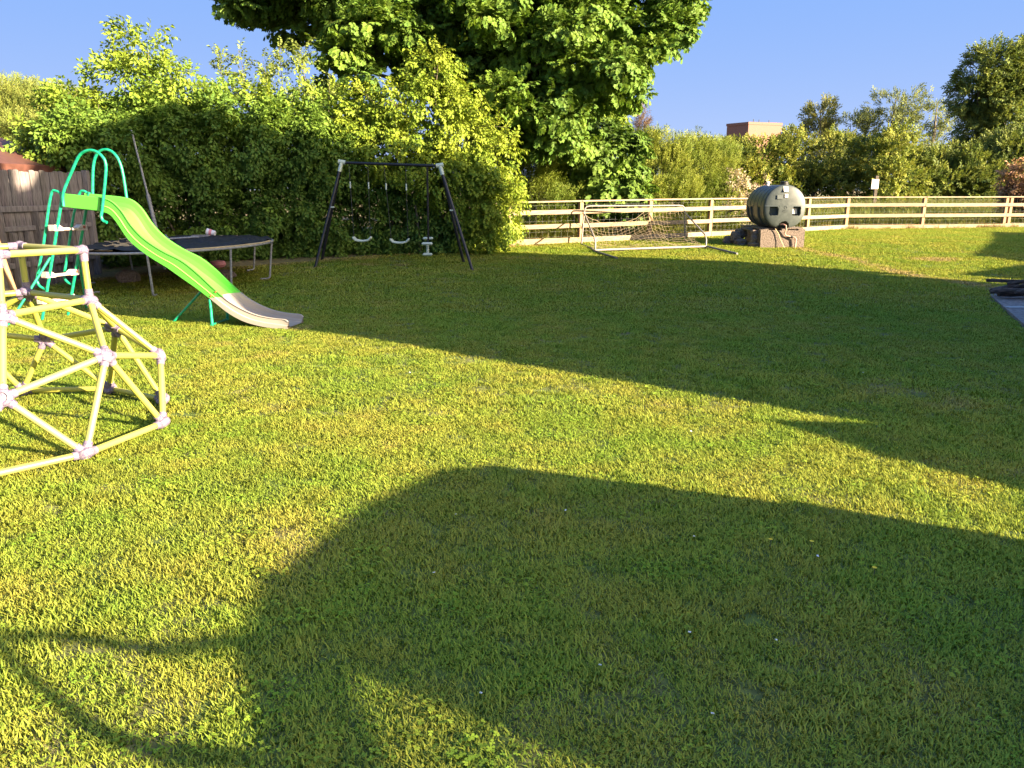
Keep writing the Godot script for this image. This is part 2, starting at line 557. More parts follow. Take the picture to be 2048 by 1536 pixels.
func build_grass() -> void:
	var kinds := [tuft(50, 0.07, 0.008, 0.025, 0.0046, 0.07), tuft(50, 0.07, 0.007, 0.023, 0.0045, 0.2), tuft(34, 0.05, 0.012, 0.034, 0.005, 0.03), clover(9, 0.05)]
	var far := [tuft(34, 0.13, 0.014, 0.036, 0.009, 0.08), tuft(34, 0.14, 0.012, 0.034, 0.009, 0.25)]
	var gx := [[], [], [], [], [], []]
	var gc := [[], [], [], [], [], []]
	for band in [[1.2, 5.2, 850.0, 0], [5.2, 10.0, 430.0, 0], [10.0, 25.5, 190.0, 1]]:
		var f: float = band[0]
		while f < band[1]:
			var half := 0.72 * f + (4.2 if f < 10.0 else 2.0)
			for i in int(2.0 * half * 0.1 * band[2]):
				var x := rnd(-half, half)
				var ff := f + rnd(0, 0.1)
				if not grass_ok(x, ff): continue
				var dry := dryness(x, ff)
				var k := 4 if band[3] == 1 else 0
				if band[3] == 1:
					if rng.randf() < dry: k = 5
				else:
					var pick := rng.randf()
					var lush := nz2.get_noise_2d(x * 14.0 + 300.0, ff * 14.0)
					if pick > (0.93 if lush > 0.05 else 0.985): k = 3
					elif pick < dry * 0.9: k = 1
					elif lush < -0.1 and pick > 0.55: k = 2
				var s := rnd(0.75, 1.25) * (1.0 + 0.35 * nz.get_noise_2d(x * 25.0, ff * 25.0))
				if band[0] > 5.0 and band[3] == 0: s *= 1.15
				gx[k].append(Transform3D(Basis(Vector3.UP, rnd(0, TAU)).scaled(Vector3(s, s * rnd(0.8, 1.2), s)), V(x, ground(ff), ff)))
				var c := Color(0.275, 0.385, 0.05).lerp(Color(0.465, 0.435, 0.075), clampf(dry * 0.95, 0, 1))
				if dry > 0.8: c = c.lerp(Color(0.5, 0.4, 0.17), clampf((dry - 0.8) * 2.2, 0, 0.9))
				gc[k].append(c * rnd(0.85, 1.15))
			f += 0.1
	var all := kinds + far
	for k in 6:
		var o := scatter(["grass", "grass", "grass", "clover", "grass", "grass"][k], all[k], M.blade, gx[k], gc[k])
		tag(o, ["short green mown lawn grass", "mown lawn grass mixed with dry straw blades", "taller fresh green blades in the lawn", "low dark clover leaves patched through the lawn", "green lawn grass towards the far fence", "yellowed lawn grass towards the far fence"][k], "clover" if k == 3 else "grass")
	# rough grass along and beyond the rail fence
	var tall := [tuft(26, 0.14, 0.25, 0.62, 0.012, 0.2), tuft(20, 0.12, 0.12, 0.34, 0.01, 0.45)]
	var tx := [[], []]
	var tc := [[], []]
	for i in 5200:
		var x := rnd(-1.5, 21.0)
		var d := pow(rng.randf(), 1.8) * 9.0 + 0.12
		if i % 8 == 0: d = -rnd(0.0, 0.22)
		var ff := fence_f(x) + d
		var k := 1 if d < 0.5 or rng.randf() < 0.25 else 0
		var s := rnd(0.6, 1.2) if d > 0.0 else rnd(0.25, 0.6)
		if nz.get_noise_2d(x * 14.0, ff * 14.0) < -0.2: s *= 0.6
		tx[k].append(Transform3D(Basis(Vector3.UP, rnd(0, TAU)).scaled(Vector3(s, s, s)), V(x, ground(ff), ff)))
		tc[k].append(Color(0.19, 0.26, 0.04).lerp(Color(0.36, 0.29, 0.1), rng.randf() * (0.9 if k == 1 else 0.6)))
	tag(scatter("long_grass", tall[0], M.blade, tx[0], tc[0]), "long unmown green grass growing beyond the rail fence", "grass")
	tag(scatter("long_grass", tall[1], M.blade, tx[1], tc[1]), "shorter straw coloured grass at the foot of the rail fence", "grass")
	# the field beyond, up to the far hedge
	var fx := []
	var fc := []
	for i in 6000:
		var ff := rnd(26.0, 44.0)
		var x := rnd(-2.0, 34.0)
		if ff < fence_f(x) + 4.0: continue
		var s := rnd(1.0, 2.0)
		fx.append(Transform3D(Basis(Vector3.UP, rnd(0, TAU)).scaled(Vector3(s, s * 0.8, s)), V(x, 0.4, ff)))
		fc.append(Color(0.17, 0.24, 0.045).lerp(Color(0.3, 0.25, 0.1), rng.randf()))
	tag(scatter("field_grass", tall[0], M.blade, fx, fc), "rough field grass between the rail fence and the far hedge", "grass")

# ---------------------------------------------------------------- buildings and added shadow casters that stand outside the picture, or behind the hedges
func P(n: float, t: float, h: float) -> Vector3: return V(-0.866 * t + 0.5 * n, h, 0.5 * t + 0.866 * n)
func build_buildings() -> void:
	var t := thing("house", "pale rendered gabled house beside the concrete pad", "house", P(10, -10, 0))
	var mb := MB.new()
	var pts := []
	for q in [[5.6, 0.0], [5.74, 2.0], [6.03, 2.7], [6.42, 3.6], [6.42, 7.15], [7.08, 7.26], [7.6, 7.9], [8.5, 8.35], [9.9, 8.75], [13.5, 6.2], [13.6, 5.2], [15.1, 3.2], [15.1, 0.0]]: pts.append(P(q[0], -6, q[1]))
	mb.prism(pts, P(0, -3, 0))
	part("wall", mb, M.render, t)
	mb = MB.new()
	for e in [[6.3, 7.05, 7.08, 7.28], [7.08, 7.28, 7.6, 7.93], [7.6, 7.93, 8.5, 8.39], [8.5, 8.39, 9.9, 8.8], [9.9, 8.8, 13.75, 6.12], [13.5, 5.4, 15.35, 3.05]]:
		mb.prism([P(e[0], -5.8, e[1]), P(e[2], -5.8, e[3]), P(e[2], -5.8, e[3] + 0.1), P(e[0], -5.8, e[1] + 0.1)], P(0, -3.4, 0))
	part("roof", mb, M.slate, t)
	mb = MB.new()
	mb.prism([P(6.3, -6.0, 6.0), P(6.85, -6.0, 6.0), P(6.85, -6.0, 8.4), P(6.3, -6.0, 8.4)], P(0, -0.8, 0))  # added block, sized to throw shade on the left end of the board fence
	part("shade_stub", mb, M.render, t)
	for q in [[7.5, 1.0], [11.5, 1.0], [7.5, 3.8], [11.5, 3.8]]:
		mb = MB.new()
		mb.prism([P(q[0], -5.94, q[1]), P(q[0] + 1.2, -5.94, q[1]), P(q[0] + 1.2, -5.94, q[1] + 1.2), P(q[0], -5.94, q[1] + 1.2)], P(0, -0.06, 0))
		part("window", mb, M.dark_glass, t)
	t = thing("shade_block", "unseen long low block added to shade the far right lawn", "shade_block", P(20, -11, 0))  # added unseen block, outline shaped for the shade edge on the far lawn
	mb = MB.new()
	mb.prism([P(15.7, -9, 0), P(26, -9, 0), P(26, -9, 2.85), P(18.5, -9, 2.85), P(18.0, -9, 2.6), P(15.7, -9, 2.9)], P(0, -4, 0))
	part("wall", mb, M.render, t)
	mb = MB.new()
	mb.prism([P(18.5, -8.9, 2.86), P(26.1, -8.9, 2.86), P(26.1, -8.9, 2.94), P(18.5, -8.9, 2.94)], P(0, -4.2, 0))
	part("roof", mb, M.slate, t)
	t = thing("notch_caster", "unseen slope-topped block added to cast a narrow shadow on the lawn", "shadow_block", P(5.2, -5.4, 0))  # added unseen block, outline shaped to cast the notched shadow
	mb = MB.new()
	mb.prism([P(4.5, -5, 0), P(4.5, -5, 1.1), P(5.0, -5, 1.62), P(5.42, -5, 1.86), P(5.58, -5, 1.76), P(5.82, -5, 1.6), P(5.88, -5, 0)], P(0, -0.8, 0))
	part("body", mb, M.old_plank, t)
	# the parked hatchback whose shadow lies on the near lawn
	t = thing("parked_car", "silver hatchback parked beside the near lawn", "car", P(2, -3.3, 0))
	mb = MB.new()
	pts = []
	for q in [[-0.5, 0.28], [-0.5, 0.62], [-0.25, 0.76], [0.75, 0.96], [4.0, 0.97], [4.06, 0.63], [3.98, 0.28]]: pts.append(P(q[0], -2.5, q[1]))
	mb.prism(pts, P(0, -1.7, 0))
	part("body", mb, M.car_paint, t)
	mb = MB.new()
	var arch := [[0.8, 0.96], [1.27, 1.22], [1.74, 1.43], [2.15, 1.53], [2.86, 1.575], [3.45, 1.56], [3.68, 1.49], [3.96, 0.97]]
	for i in arch.size() - 1:
		var a: Array = arch[i]
		var b: Array = arch[i + 1]
		if i < 2:
			var ws := MB.new()
			ws.prism([P(a[0], -2.64, a[1]), P(b[0], -2.64, b[1]), P(b[0] - 0.004, -2.64, b[1] - 0.006), P(a[0] - 0.004, -2.64, a[1] - 0.006)], P(0, -1.42, 0))
			part("windscreen", ws, M.clear_glass, t)
			continue
		mb.prism([P(a[0], -2.58, a[1]), P(b[0], -2.58, b[1]), P(b[0] - 0.02, -2.58, b[1] - 0.05), P(a[0] - 0.02, -2.58, a[1] - 0.05)], P(0, -1.54, 0))
	part("roof", mb, M.car_paint, t)
	for side: float in [-2.6, -4.08]:
		mb = MB.new()
		mb.tube([P(0.7, side, 0.92), P(1.15, side, 1.14), P(1.62, side, 1.36), P(2.1, side, 1.47)], 0.085, 6)
		part("windscreen_pillar", mb, M.car_paint, t)
		mb = MB.new()
		pts = []
		for q in [[1.92, 0.97], [1.92, 1.46], [2.2, 1.5], [3.45, 1.52], [3.66, 1.46], [3.9, 0.97]]: pts.append(P(q[0], side, q[1]))
		mb.prism(pts, P(0, -0.02, 0))
		part("rear_window", mb, M.dark_glass, t)
		mb = MB.new()
		pts = []
		for q in [[0.9, 0.97], [1.3, 1.19], [1.74, 1.39], [1.91, 1.43], [1.91, 0.97]]: pts.append(P(q[0], side, q[1]))
		mb.prism(pts, P(0, -0.006, 0))
		part("front_window", mb, M.clear_glass, t)
	for q in [[0.35, -2.48], [3.1, -2.48], [0.35, -4.0], [3.1, -4.0]]:
		mb = MB.new()
		var c := P(q[0], q[1], 0.3)
		mb.lathe(Transform3D(Basis(P(1, 0, 0), P(0, -1, 0), Vector3.UP), c), [Vector2(0, 0), Vector2(0.27, 0), Vector2(0.3, 0.04), Vector2(0.3, 0.18), Vector2(0.27, 0.22), Vector2(0, 0.22)], 20)
		part("wheel", mb, M.rubber, t)
	# invented bent tube by the car, added to cast streaks on the near lawn
	t = thing("streak_caster", "unseen bent tube added to cast thin shadow streaks on the near lawn", "shadow_caster", P(1.3, -2.45, 0))
	mb = MB.new()
	mb.tube([P(1.75, -2.5, 1.40), P(1.47, -2.5, 1.47), P(1.34, -2.5, 1.6), P(1.21, -2.5, 1.66), P(1.14, -2.5, 1.54), P(1.1, -2.5, 1.4), P(1.14, -2.5, 1.33), P(1.28, -2.5, 1.24), P(1.3, -2.47, 0.9), P(1.25, -2.4, 0.0)], [0.014, 0.03, 0.026, 0.024, 0.026, 0.036, 0.04, 0.036, 0.03, 0.03], 6)
	part("bough", mb, M.bark, t)  # the invented tube that casts the streaks
	# shed behind the old fence
	t = thing("shed", "garden shed with a rust brown sheet roof behind the board fence", "shed", V(-9.6, 0.05, 14.2))
	mb = MB.new()
	mb.prism([V(-8.2, 0, 12.7), V(-8.2, 1.9, 12.7), V(-9.6, 2.4, 12.7), V(-11.0, 1.9, 12.7), V(-11.0, 0, 12.7)], Vector3(0, 0, -2.2))
	part("wall", mb, M.old_plank, t)
	mb = MB.new()
	var rp := [V(-8.02, 1.93, 12.5), V(-9.6, 2.5, 12.5), V(-11.2, 1.93, 12.5)]
	for i in 2:
		mb.prism([rp[i], rp[i + 1], rp[i + 1] + Vector3(0, 0.04, 0), rp[i] + Vector3(0, 0.04, 0)], Vector3(0, 0, -2.6))
	part("roof", mb, M.shed_roof, t)
	mb = MB.new()
	mb.prism([V(-7.99, 1.83, 12.48), V(-7.99, 1.99, 12.48), V(-8.03, 1.99, 12.48), V(-8.03, 1.83, 12.48)], Vector3(0, 0, -2.62))
	part("fascia", mb, M.shed_roof, t)
	# brick tower far off
	t = thing("brick_tower", "square red brick tower top rising over the far hedge", "tower", V(35.8, 0.4, 121))
	mb = MB.new()
	var q4 := [V(32.2, 0, 121), V(34.4, 0, 117.5), V(39.9, 0, 119.5), V(37.7, 0, 123)]
	mb.prism(q4, Vector3(0, 10.7, 0))
	part("wall", mb, M.tower_brick, t)
	mb = MB.new()
	var q5 := []
	for p in q4: q5.append((p - V(36.05, 0, 120.25)) * 1.03 + V(36.05, 10.7, 120.25))
	mb.prism(q5, Vector3(0, 0.35, 0))
	part("parapet", mb, M.tower_brick, t)
	for q in [[35.4, 118.6], [36.5, 119.5], [38.2, 120.2]]:
		mb = MB.new()
		mb.tube([V(q[0], 11.0, q[1]), V(q[0], 11.5, q[1])], 0.06, 5)
		part("roof_pipe", mb, M.dark_metal, t)

# ---------------------------------------------------------------- fences
func build_fences() -> void:
	# old close-board fence on the left
	var A := V(-9.3, 0, 5.87)
	var B := V(-7.42, 0, 13.75)
	var t := thing("board_fence", "weathered grey close-board timber fence behind the slide ladder", "fence", A)
	var L := A.distance_to(B)
	var n := int(L / 0.098)
	var e := (B - A) / L
	var out := Vector3(-e.z, 0, e.x)
	if out.x < 0: out = -out
	for i in n:
		var p := A + e * (i + 0.5) * 0.098
		var g := ground(-p.z)
		var top := 1.88 + rnd(-0.02, 0.02)
		var b := Basis(e, Vector3.UP, e.cross(Vector3.UP)) * Basis(Vector3.UP, rnd(-0.05, 0.05)) * Basis(Vector3.BACK, rnd(-0.008, 0.008))
		var o := MeshInstance3D.new()
		var mb := MB.new()
		var gg := rnd(0.75, 1.2)
		mb.col = Color(gg, gg * rnd(0.94, 1.03), gg * rnd(0.9, 1.04))
		var hh := top - g
		mb.prism([Vector3(-0.047, -hh / 2, 0), Vector3(0.047, -hh / 2, 0), Vector3(0.047, hh / 2 - 0.012, 0), Vector3(0.03, hh / 2 - 0.003, 0), Vector3(0, hh / 2, 0), Vector3(-0.03, hh / 2 - 0.003, 0), Vector3(-0.047, hh / 2 - 0.012, 0)], Vector3(0, 0, 0.018))
		o.mesh = mb.mesh()
		o.set_surface_override_material(0, M.old_plank)
		o.name = "plank"
		t.add_child(o, true)
		o.transform = Transform3D(b, p - A + Vector3(0, (top + g) * 0.5, 0) + out * (0.012 if i % 2 else 0.0))
	for h in [[1.28, 0.09, 0.05], [0.98, 0.075, 0.05], [0.42, 0.09, 0.05]]:
		var mb := MB.new()
		mb.box(along(A + out * 0.05 + Vector3(0, h[0], 0), B + out * 0.05 + Vector3(0, h[0] + 0.02, 0)), Vector3(L, h[1], h[2]), 0.006)
		part("rail", mb, M.old_plank, t)
	for i in 31:
		var p := A + e * (0.55 + i * 0.235 + rnd(-0.03, 0.03)) + out * 0.062
		var mb := MB.new()
		mb.col = Color(0.85, 0.82, 0.8) * rnd(0.7, 1.15)
		var w := 0.12 if i % 3 == 0 else 0.07
		mb.box(along(p + Vector3(0, 0.0, 0), p + Vector3(rnd(-0.02, 0.02), 1.25 if i % 3 == 0 else 0.95, 0), Vector3.RIGHT), Vector3(1.25 if i % 3 == 0 else 0.95, w, 0.04), 0.006)
		part("batten", mb, M.old_plank, t)
	var mb2 := MB.new()
	mb2.box(Transform3D(Basis(), B + Vector3(0.05, 0.96, 0.0)), Vector3(0.1, 1.9, 0.1), 0.008)
	part("post", mb2, M.old_plank, t)
	t = thing("wooden_stake", "pale leaning wooden stake at the foot of the board fence", "stake", V(-7.5, 0, 11.4))
	mb2 = MB.new()
	mb2.tube([V(-7.55, 0.95, 11.42), V(-7.47, 0.5, 11.4), V(-7.36, 0.0, 11.38)], [0.035, 0.04, 0.045], 6)
	part("shaft", mb2, M.post_wood, t)
	# rail fence: every section is rails between posts
	var posts := [[-1.6, 16.82], [-0.05, 17.78], [1.61, 18.43], [3.37, 19.23], [5.13, 20.35], [6.95, 21.6], [8.62, 22.9], [10.31, 24.22], [12.82, 24.53], [15.77, 25.18], [18.6, 25.7], [21.4, 26.2]]
	var f := thing("rail_fence", "new pale timber post and rail fence along the far edge of the lawn", "fence", V(6, 0.4, 21))
	for i in posts.size():
		var p := V(posts[i][0], ground(posts[i][1]), posts[i][1])
		var q: Vector3 = p
		var mb := MB.new()
		mb.box(Transform3D(Basis(Vector3.UP, 0.5 if i < 7 else 0.18), Vector3.ZERO), Vector3(0.1, 0.95, 0.1), 0.006)
		var o := part("post", mb, M.post_wood, f, true)
		o.position = p + Vector3(0, 0.46, 0) - f.position
		if i == 9:
			var o2 := part("post", mb.mesh(), M.post_wood, f, true)
			o2.position = p + Vector3(0.16, 0.46, -0.02) - f.position
		if i == posts.size() - 1: break
		var a := p
		var b := V(posts[i + 1][0], ground(posts[i + 1][1]), posts[i + 1][1])
		var side := (b - a).cross(Vector3.UP).normalized() * 0.068
		if side.z < 0: side = -side
		for r in [[0.72, 0.1, 0.035], [0.4, 0.1, 0.035], [0.06, 0.13, 0.03]]:
			var ln := a.distance_to(b) - 0.004
			mb = MB.new()
			var g := rnd(0.92, 1.06)
			mb.col = Color(g, g * rnd(0.95, 1.0), g * rnd(0.85, 1.0)) if i < 7 else Color(g * 0.98, g * 0.86, g * 0.8)
			mb.box(Transform3D(), Vector3(ln, r[1], r[2]), 0.004)
			o = part("rail", mb, M.rail_wood, f, true)
			o.transform = along(a + side + Vector3(0, r[0] + rnd(-0.008, 0.008), 0) - f.position, b + side + Vector3(0, r[0] + rnd(-0.008, 0.008), 0) - f.position)
		mb = MB.new()
		mb.box(Transform3D(), Vector3(a.distance_to(b) - 0.004, 0.035, 0.13), 0.004)
		o = part("top_rail", mb, M.rail_wood, f, true)
		o.transform = along(a + side * 0.4 + Vector3(0, 0.955, 0) - f.position, b + side * 0.4 + Vector3(0, 0.955, 0) - f.position)
	# thin wire mesh fixed behind the rails
	var w := MB.new()
	for i in range(1, posts.size() - 1):
		var a := V(posts[i][0], ground(posts[i][1]), posts[i][1] + 0.06)
		var b := V(posts[i + 1][0], ground(posts[i + 1][1]), posts[i + 1][1] + 0.06)
		for k in 7: w.tube([a + Vector3(0, 0.15 + k * 0.12, 0), b + Vector3(0, 0.15 + k * 0.12, 0)], 0.0013, 3, false)
		var m := int(a.distance_to(b) / 0.15)
		for k in m:
			var p := a.lerp(b, float(k) / m)
			w.tube([p + Vector3(0, 0.12, 0), p + Vector3(0, 0.9, 0)], 0.001, 3, false)
	part("wire_mesh", w, M.steel, f).set_meta("kind", "stuff")

# ---------------------------------------------------------------- trees and hedges
func sprig(xs: Array, cs: Array, foot: Vector3, top: Vector3, bend: Vector3, every: float, c: Color, t: Node3D) -> void:
	var mb := MB.new()
	var p := []
	for i in 7:
		var u := i / 6.0
		p.append(foot.lerp(top, u) + bend * u * u * 0.5 + rv(0.02))
	mb.tube(p, [0.012, 0.011, 0.009, 0.008, 0.006, 0.005, 0.003], 5)
	part("shoot", mb, M.stem, t)
	var L := foot.distance_to(top)
	for i in int(L / every):
		var u := sqrt(rnd(0.02, 1.0))
		var at := foot.lerp(top, u) + bend * u * u * 0.5
		var y := (rv() + Vector3(0, 0.3, 0)).normalized()
		var z := (Vector3.UP + rv(0.7)).normalized()
		z = (z - y * z.dot(y)).normalized()
		var s := rnd(0.7, 1.15)
		xs.append(Transform3D(Basis(y.cross(z) * s, y * s, z * s), at + y * rnd(0.0, 0.1)))
		cs.append(c * rnd(0.75, 1.25))

func build_trees() -> void:
	var beech := twig_mesh(9, 0.22, 0.085, 0.055, 0, 0.5)
	var fine := twig_mesh(16, 0.2, 0.05, 0.016, 2, 0.1)
	var syc := twig_mesh(9, 0.24, 0.108, 0.112, 1, 0.5)
	var ivy := twig_mesh(8, 0.2, 0.11, 0.11, 1, 0.6)
	var birch := twig_mesh(10, 0.26, 0.07, 0.05, 0, 0.6)
	var farleaf := twig_mesh(12, 0.34, 0.13, 0.08, 0, 0.2)
	var farfine := twig_mesh(14, 0.45, 0.16, 0.07, 0, 0.1)
	var DK := Color(0.1, 0.19, 0.035)
	var MD := Color(0.155, 0.26, 0.04)
	var YG := Color(0.21, 0.29, 0.035)
	# sycamore
	var S := [[-5.7, 6.44, -19.5, 1.21, 1.1, 1.5], [-4.69, 5.7, -19, 1.25, 0.7, 1.3], [-3.16, 5.03, -18.5, 1.22, 0.73, 1.3], [-3.55, 4.13, -18, 0.68, 0.66, 0.9], [-3.41, 3.54, -17.8, 0.33, 0.49, 0.5], [-1.81, 4.89, -19.5, 1.41, 1.06, 1.6], [-0.27, 5.23, -18.5, 1.55, 1, 1.5], [0.39, 4.02, -18, 1.15, 0.93, 1.3],
		[1.28, 4.99, -18.3, 1.1, 0.99, 1.3], [1.84, 4, -18.2, 1.11, 0.61, 1.2], [2.85, 4.35, -18.4, 0.95, 0.4, 0.9], [3.3, 5.28, -19, 0.88, 0.75, 1.2], [0.76, 3.14, -18.6, 1.09, 0.63, 1.2], [-0.41, 3.78, -19.5, 1.02, 1.02, 1.3], [-0.3, 3.05, -18.2, 0.9, 0.5, 0.8], [0.9, 2.75, -18.8, 0.8, 0.4, 0.7], [1.9, 6.3, -19, 2.3, 0.9, 2.3], [-2.05, 6.72, -20, 3.54, 1.06, 3]]
	var t := thing("sycamore_tree", "large broad sycamore tree with lobed leaves behind the hedge", "tree", V(-0.9, 0.4, 20.2))
	var xs := []
	var cs := []
	crown(boughs(S, 0.85, 0.35, 0.72, 0.32, 0.4), 50.0, {"flat": 0.75, "droop": 0.3, "inner": 0.2, "outer": 1.0, "freq": 1.3, "cut": -0.3, "a": DK, "b": Color(0.15, 0.25, 0.035), "s0": 0.75, "s1": 1.15}, xs, cs)
	crown([[-1, 10.6, -20, 5.4, 3.4, 5.0], [-0.6, 6.4, -20.8, 3.3, 1.5, 2.2], [-0.2, 4.4, -20.6, 2.0, 1.2, 1.2]], 26.0, {"flat": 0.75, "droop": 0.3, "inner": 0.6, "freq": 1.0, "cut": -0.05, "a": DK, "b": MD, "s0": 0.9, "s1": 1.4}, xs, cs)
	scatter("foliage", syc, M.leaf, xs, cs, t)
	var mb := MB.new()
	mb.tube([V(-0.9, 0.2, 20.2), V(-0.95, 1.5, 20.2), V(-0.85, 4, 20.3), V(-0.9, 7, 20.2), V(-0.8, 10, 20.1)], [0.42, 0.34, 0.3, 0.22, 0.1], 12)
	part("trunk", mb, M.bark, t)
	for l in S:
		mb = MB.new()
		var y: float = l[1]
		var a := V(-0.88, clampf(y - 1.4, 1.8, 6.5), 20.25)
		var b := Vector3(l[0], l[1], l[2])
		mb.tube([a, a.lerp(b, 0.35) + Vector3(0, 0.35, 0) + rv(0.15), a.lerp(b, 0.7) + Vector3(0, 0.3, 0) + rv(0.15), b + (b - a).normalized() * 0.4], [0.1, 0.07, 0.045, 0.015], 7)
		part("limb", mb, M.bark, t)
	# the long leafy hedge behind trampoline and swings
	var H := [[-7.79, 2.27, -14.55, 0.53, 0.62, 0.8], [-7.32, 2.29, -14.95, 0.69, 0.73, 0.8], [-6.71, 2.4, -15.35, 0.75, 0.8, 0.9], [-5.98, 2.42, -15.65, 0.77, 0.81, 0.9], [-5.22, 2.48, -15.95, 0.78, 0.83, 0.9], [-4.42, 2.5, -16.25, 0.85, 0.85, 0.9], [-3.68, 2.36, -16.45, 0.71, 0.81, 0.9], [-7.65, 1.13, -14.85, 0.7, 0.84, 0.7],
		[-7, 1.12, -15.25, 0.81, 0.95, 0.7], [-6.22, 1.11, -15.55, 0.83, 0.97, 0.7], [-5.4, 1.1, -15.85, 0.84, 0.94, 0.7], [-4.59, 1.09, -16.15, 0.86, 0.96, 0.7], [-3.8, 1.08, -16.45, 0.82, 0.98, 0.7], [-2.98, 1.07, -16.75, 0.79, 0.94, 0.7], [-2.15, 1.07, -16.85, 0.79, 0.95, 0.7], [-1.43, 0.96, -16.95, 0.64, 0.8, 0.7]]
	t = plant("hedge", "dense dark green broadleaf hedge behind the trampoline and swings", "hedge", H, 150.0, beech, {"flat": 0.5, "droop": 0.4, "inner": 0.35, "freq": 1.8, "cut": -0.17, "rough": 0.5, "a": DK, "b": MD}, 16, 0.035)
	xs = []; cs = []
	for i in 26:
		var hx := rnd(-7.6, -1.2)
		var hf := 14.9 + (hx + 8.0) * 0.4
		var hy := (rnd(2.9, 3.2) if hx < -3.3 else rnd(1.7, 2.2)) if i < 15 else rnd(0.9, 2.4)
		var dz := -0.2 if i < 15 else -rnd(0.75, 0.95)
		sprig(xs, cs, V(hx, hy - 0.3, hf), V(hx + rnd(-0.25, 0.25), hy + rnd(0.15, 0.5) * (1.0 if i < 15 else 0.4), hf + dz), Vector3(rnd(-0.2, 0.2), -0.15, 0), 0.035, MD, t)
	scatter("loose_sprays", beech, M.leaf, xs, cs, t)
	plant("tall_shrub", "tall pale leafed shrub rising from the hedge behind the slide", "shrub", [[-6.78, 3.76, -15.4, 0.52, 0.66, 0.6], [-7.21, 3.3, -15.2, 0.56, 0.56, 0.6], [-6.45, 3.33, -15.5, 0.52, 0.62, 0.6], [-7.58, 2.87, -14.9, 0.51, 0.46, 0.5], [-6, 3.03, -15.6, 0.58, 0.38, 0.6], [-7.11, 4.14, -15.3, 0.23, 0.32, 0.3]], 85.0, beech, {"flat": 0.4, "droop": 0.35, "inner": 0.3, "outer": 1.15, "freq": 2.0, "cut": -0.08, "a": MD, "b": YG}, 5, 0.025)
	plant("hedge_bough", "bough of bright round leaves hanging over the shed roof", "shrub", [[-8.37, 2.74, -14.8, 0.55, 0.5, 0.5], [-8.26, 2.35, -14.2, 0.35, 0.27, 0.4], [-8.07, 3.01, -15, 0.42, 0.37, 0.5]], 95.0, beech, {"flat": 0.4, "droop": 0.4, "freq": 2.0, "cut": -0.12, "a": MD, "b": YG}, 3, 0.02)
	plant("pale_hedge", "tall pale fine leafed hedge behind the shed", "hedge", [[-12.27, 3.31, -20, 0.86, 0.74, 1.2], [-13.15, 3.25, -20, 0.99, 0.86, 1.2], [-11.68, 3.47, -20.5, 0.76, 0.51, 1.2], [-11.89, 2.5, -19, 1.07, 0.71, 1], [-10.83, 2.5, -19, 0.71, 0.71, 1], [-12.2, 1.3, -19.2, 1.6, 1.0, 1.0]], 190.0, fine, {"flat": 0.1, "droop": -0.7, "inner": 0.4, "outer": 1.12, "freq": 2.0, "cut": -0.2, "a": Color(0.14, 0.19, 0.045), "b": Color(0.24, 0.28, 0.065), "s0": 1.0, "s1": 1.5}, 4, 0.03)
	# thin saplings standing up out of the hedge
	t = thing("saplings", "thin wispy saplings standing up above the middle of the hedge", "saplings", V(-4.6, 0.25, 16.4))
	xs = []; cs = []
	crown([[-5.46, 3.13, -16.3, 0.7, 0.36, 0.6], [-4.61, 3.2, -16.5, 0.71, 0.42, 0.6], [-3.85, 3.13, -16.7, 0.62, 0.42, 0.6]], 85.0, {"flat": 0.4, "droop": 0.3, "inner": 0.2, "outer": 1.25, "freq": 2.2, "cut": -0.05, "a": MD, "b": YG}, xs, cs)
	for q in [[440, -5.85, 4.15, 0.1], [470, -5.5, 3.9, 0.1], [492, -5.35, 4.2, -0.15], [520, -5.0, 3.9, 0.1], [560, -4.65, 4.3, 0.12], [585, -4.35, 4.2, 0.3], [612, -4.15, 4.1, -0.05], [650, -3.75, 3.75, 0.2], [540, -4.9, 4.05, -0.12]]:
		sprig(xs, cs, V(q[1] + 0.05, 2.6, 16.4), V(q[1], q[2] + 0.12, 16.4), Vector3(q[3], -0.1, 0), 0.055, Color(0.2, 0.26, 0.06), t)
	scatter("foliage", birch, M.leaf, xs, cs, t)
	# arching shrub lit by the sun
	var A := [[-1.56, 3.65, -16.6, 0.46, 0.66, 0.6], [-1.77, 2.96, -16.5, 0.76, 0.76, 0.7], [-2.63, 3.23, -16.8, 0.57, 0.47, 0.5], [-2.91, 2.57, -16.5, 0.67, 0.62, 0.6], [-2.27, 2.27, -16.2, 0.86, 0.56, 0.6], [-1.06, 2.47, -16.4, 0.66, 0.77, 0.6], [-0.51, 2.08, -16.5, 0.57, 0.62, 0.6], [-1.36, 1.88, -16.2, 0.71, 0.51, 0.5], [-0.66, 1.38, -16.4, 0.57, 0.57, 0.6], [-0.25, 1.17, -16.6, 0.44, 0.63, 0.5], [-0.73, 0.71, -16.5, 0.44, 0.42, 0.4]]
	t = plant("arching_shrub", "bright yellow green arching shrub above the right end of the swing", "shrub", A, 95.0, birch, {"flat": 0.35, "droop": 0.55, "inner": 0.35, "outer": 1.1, "freq": 2.2, "cut": -0.14, "a": Color(0.16, 0.25, 0.03), "b": Color(0.25, 0.32, 0.035)}, 6, 0.03)
	xs = []; cs = []
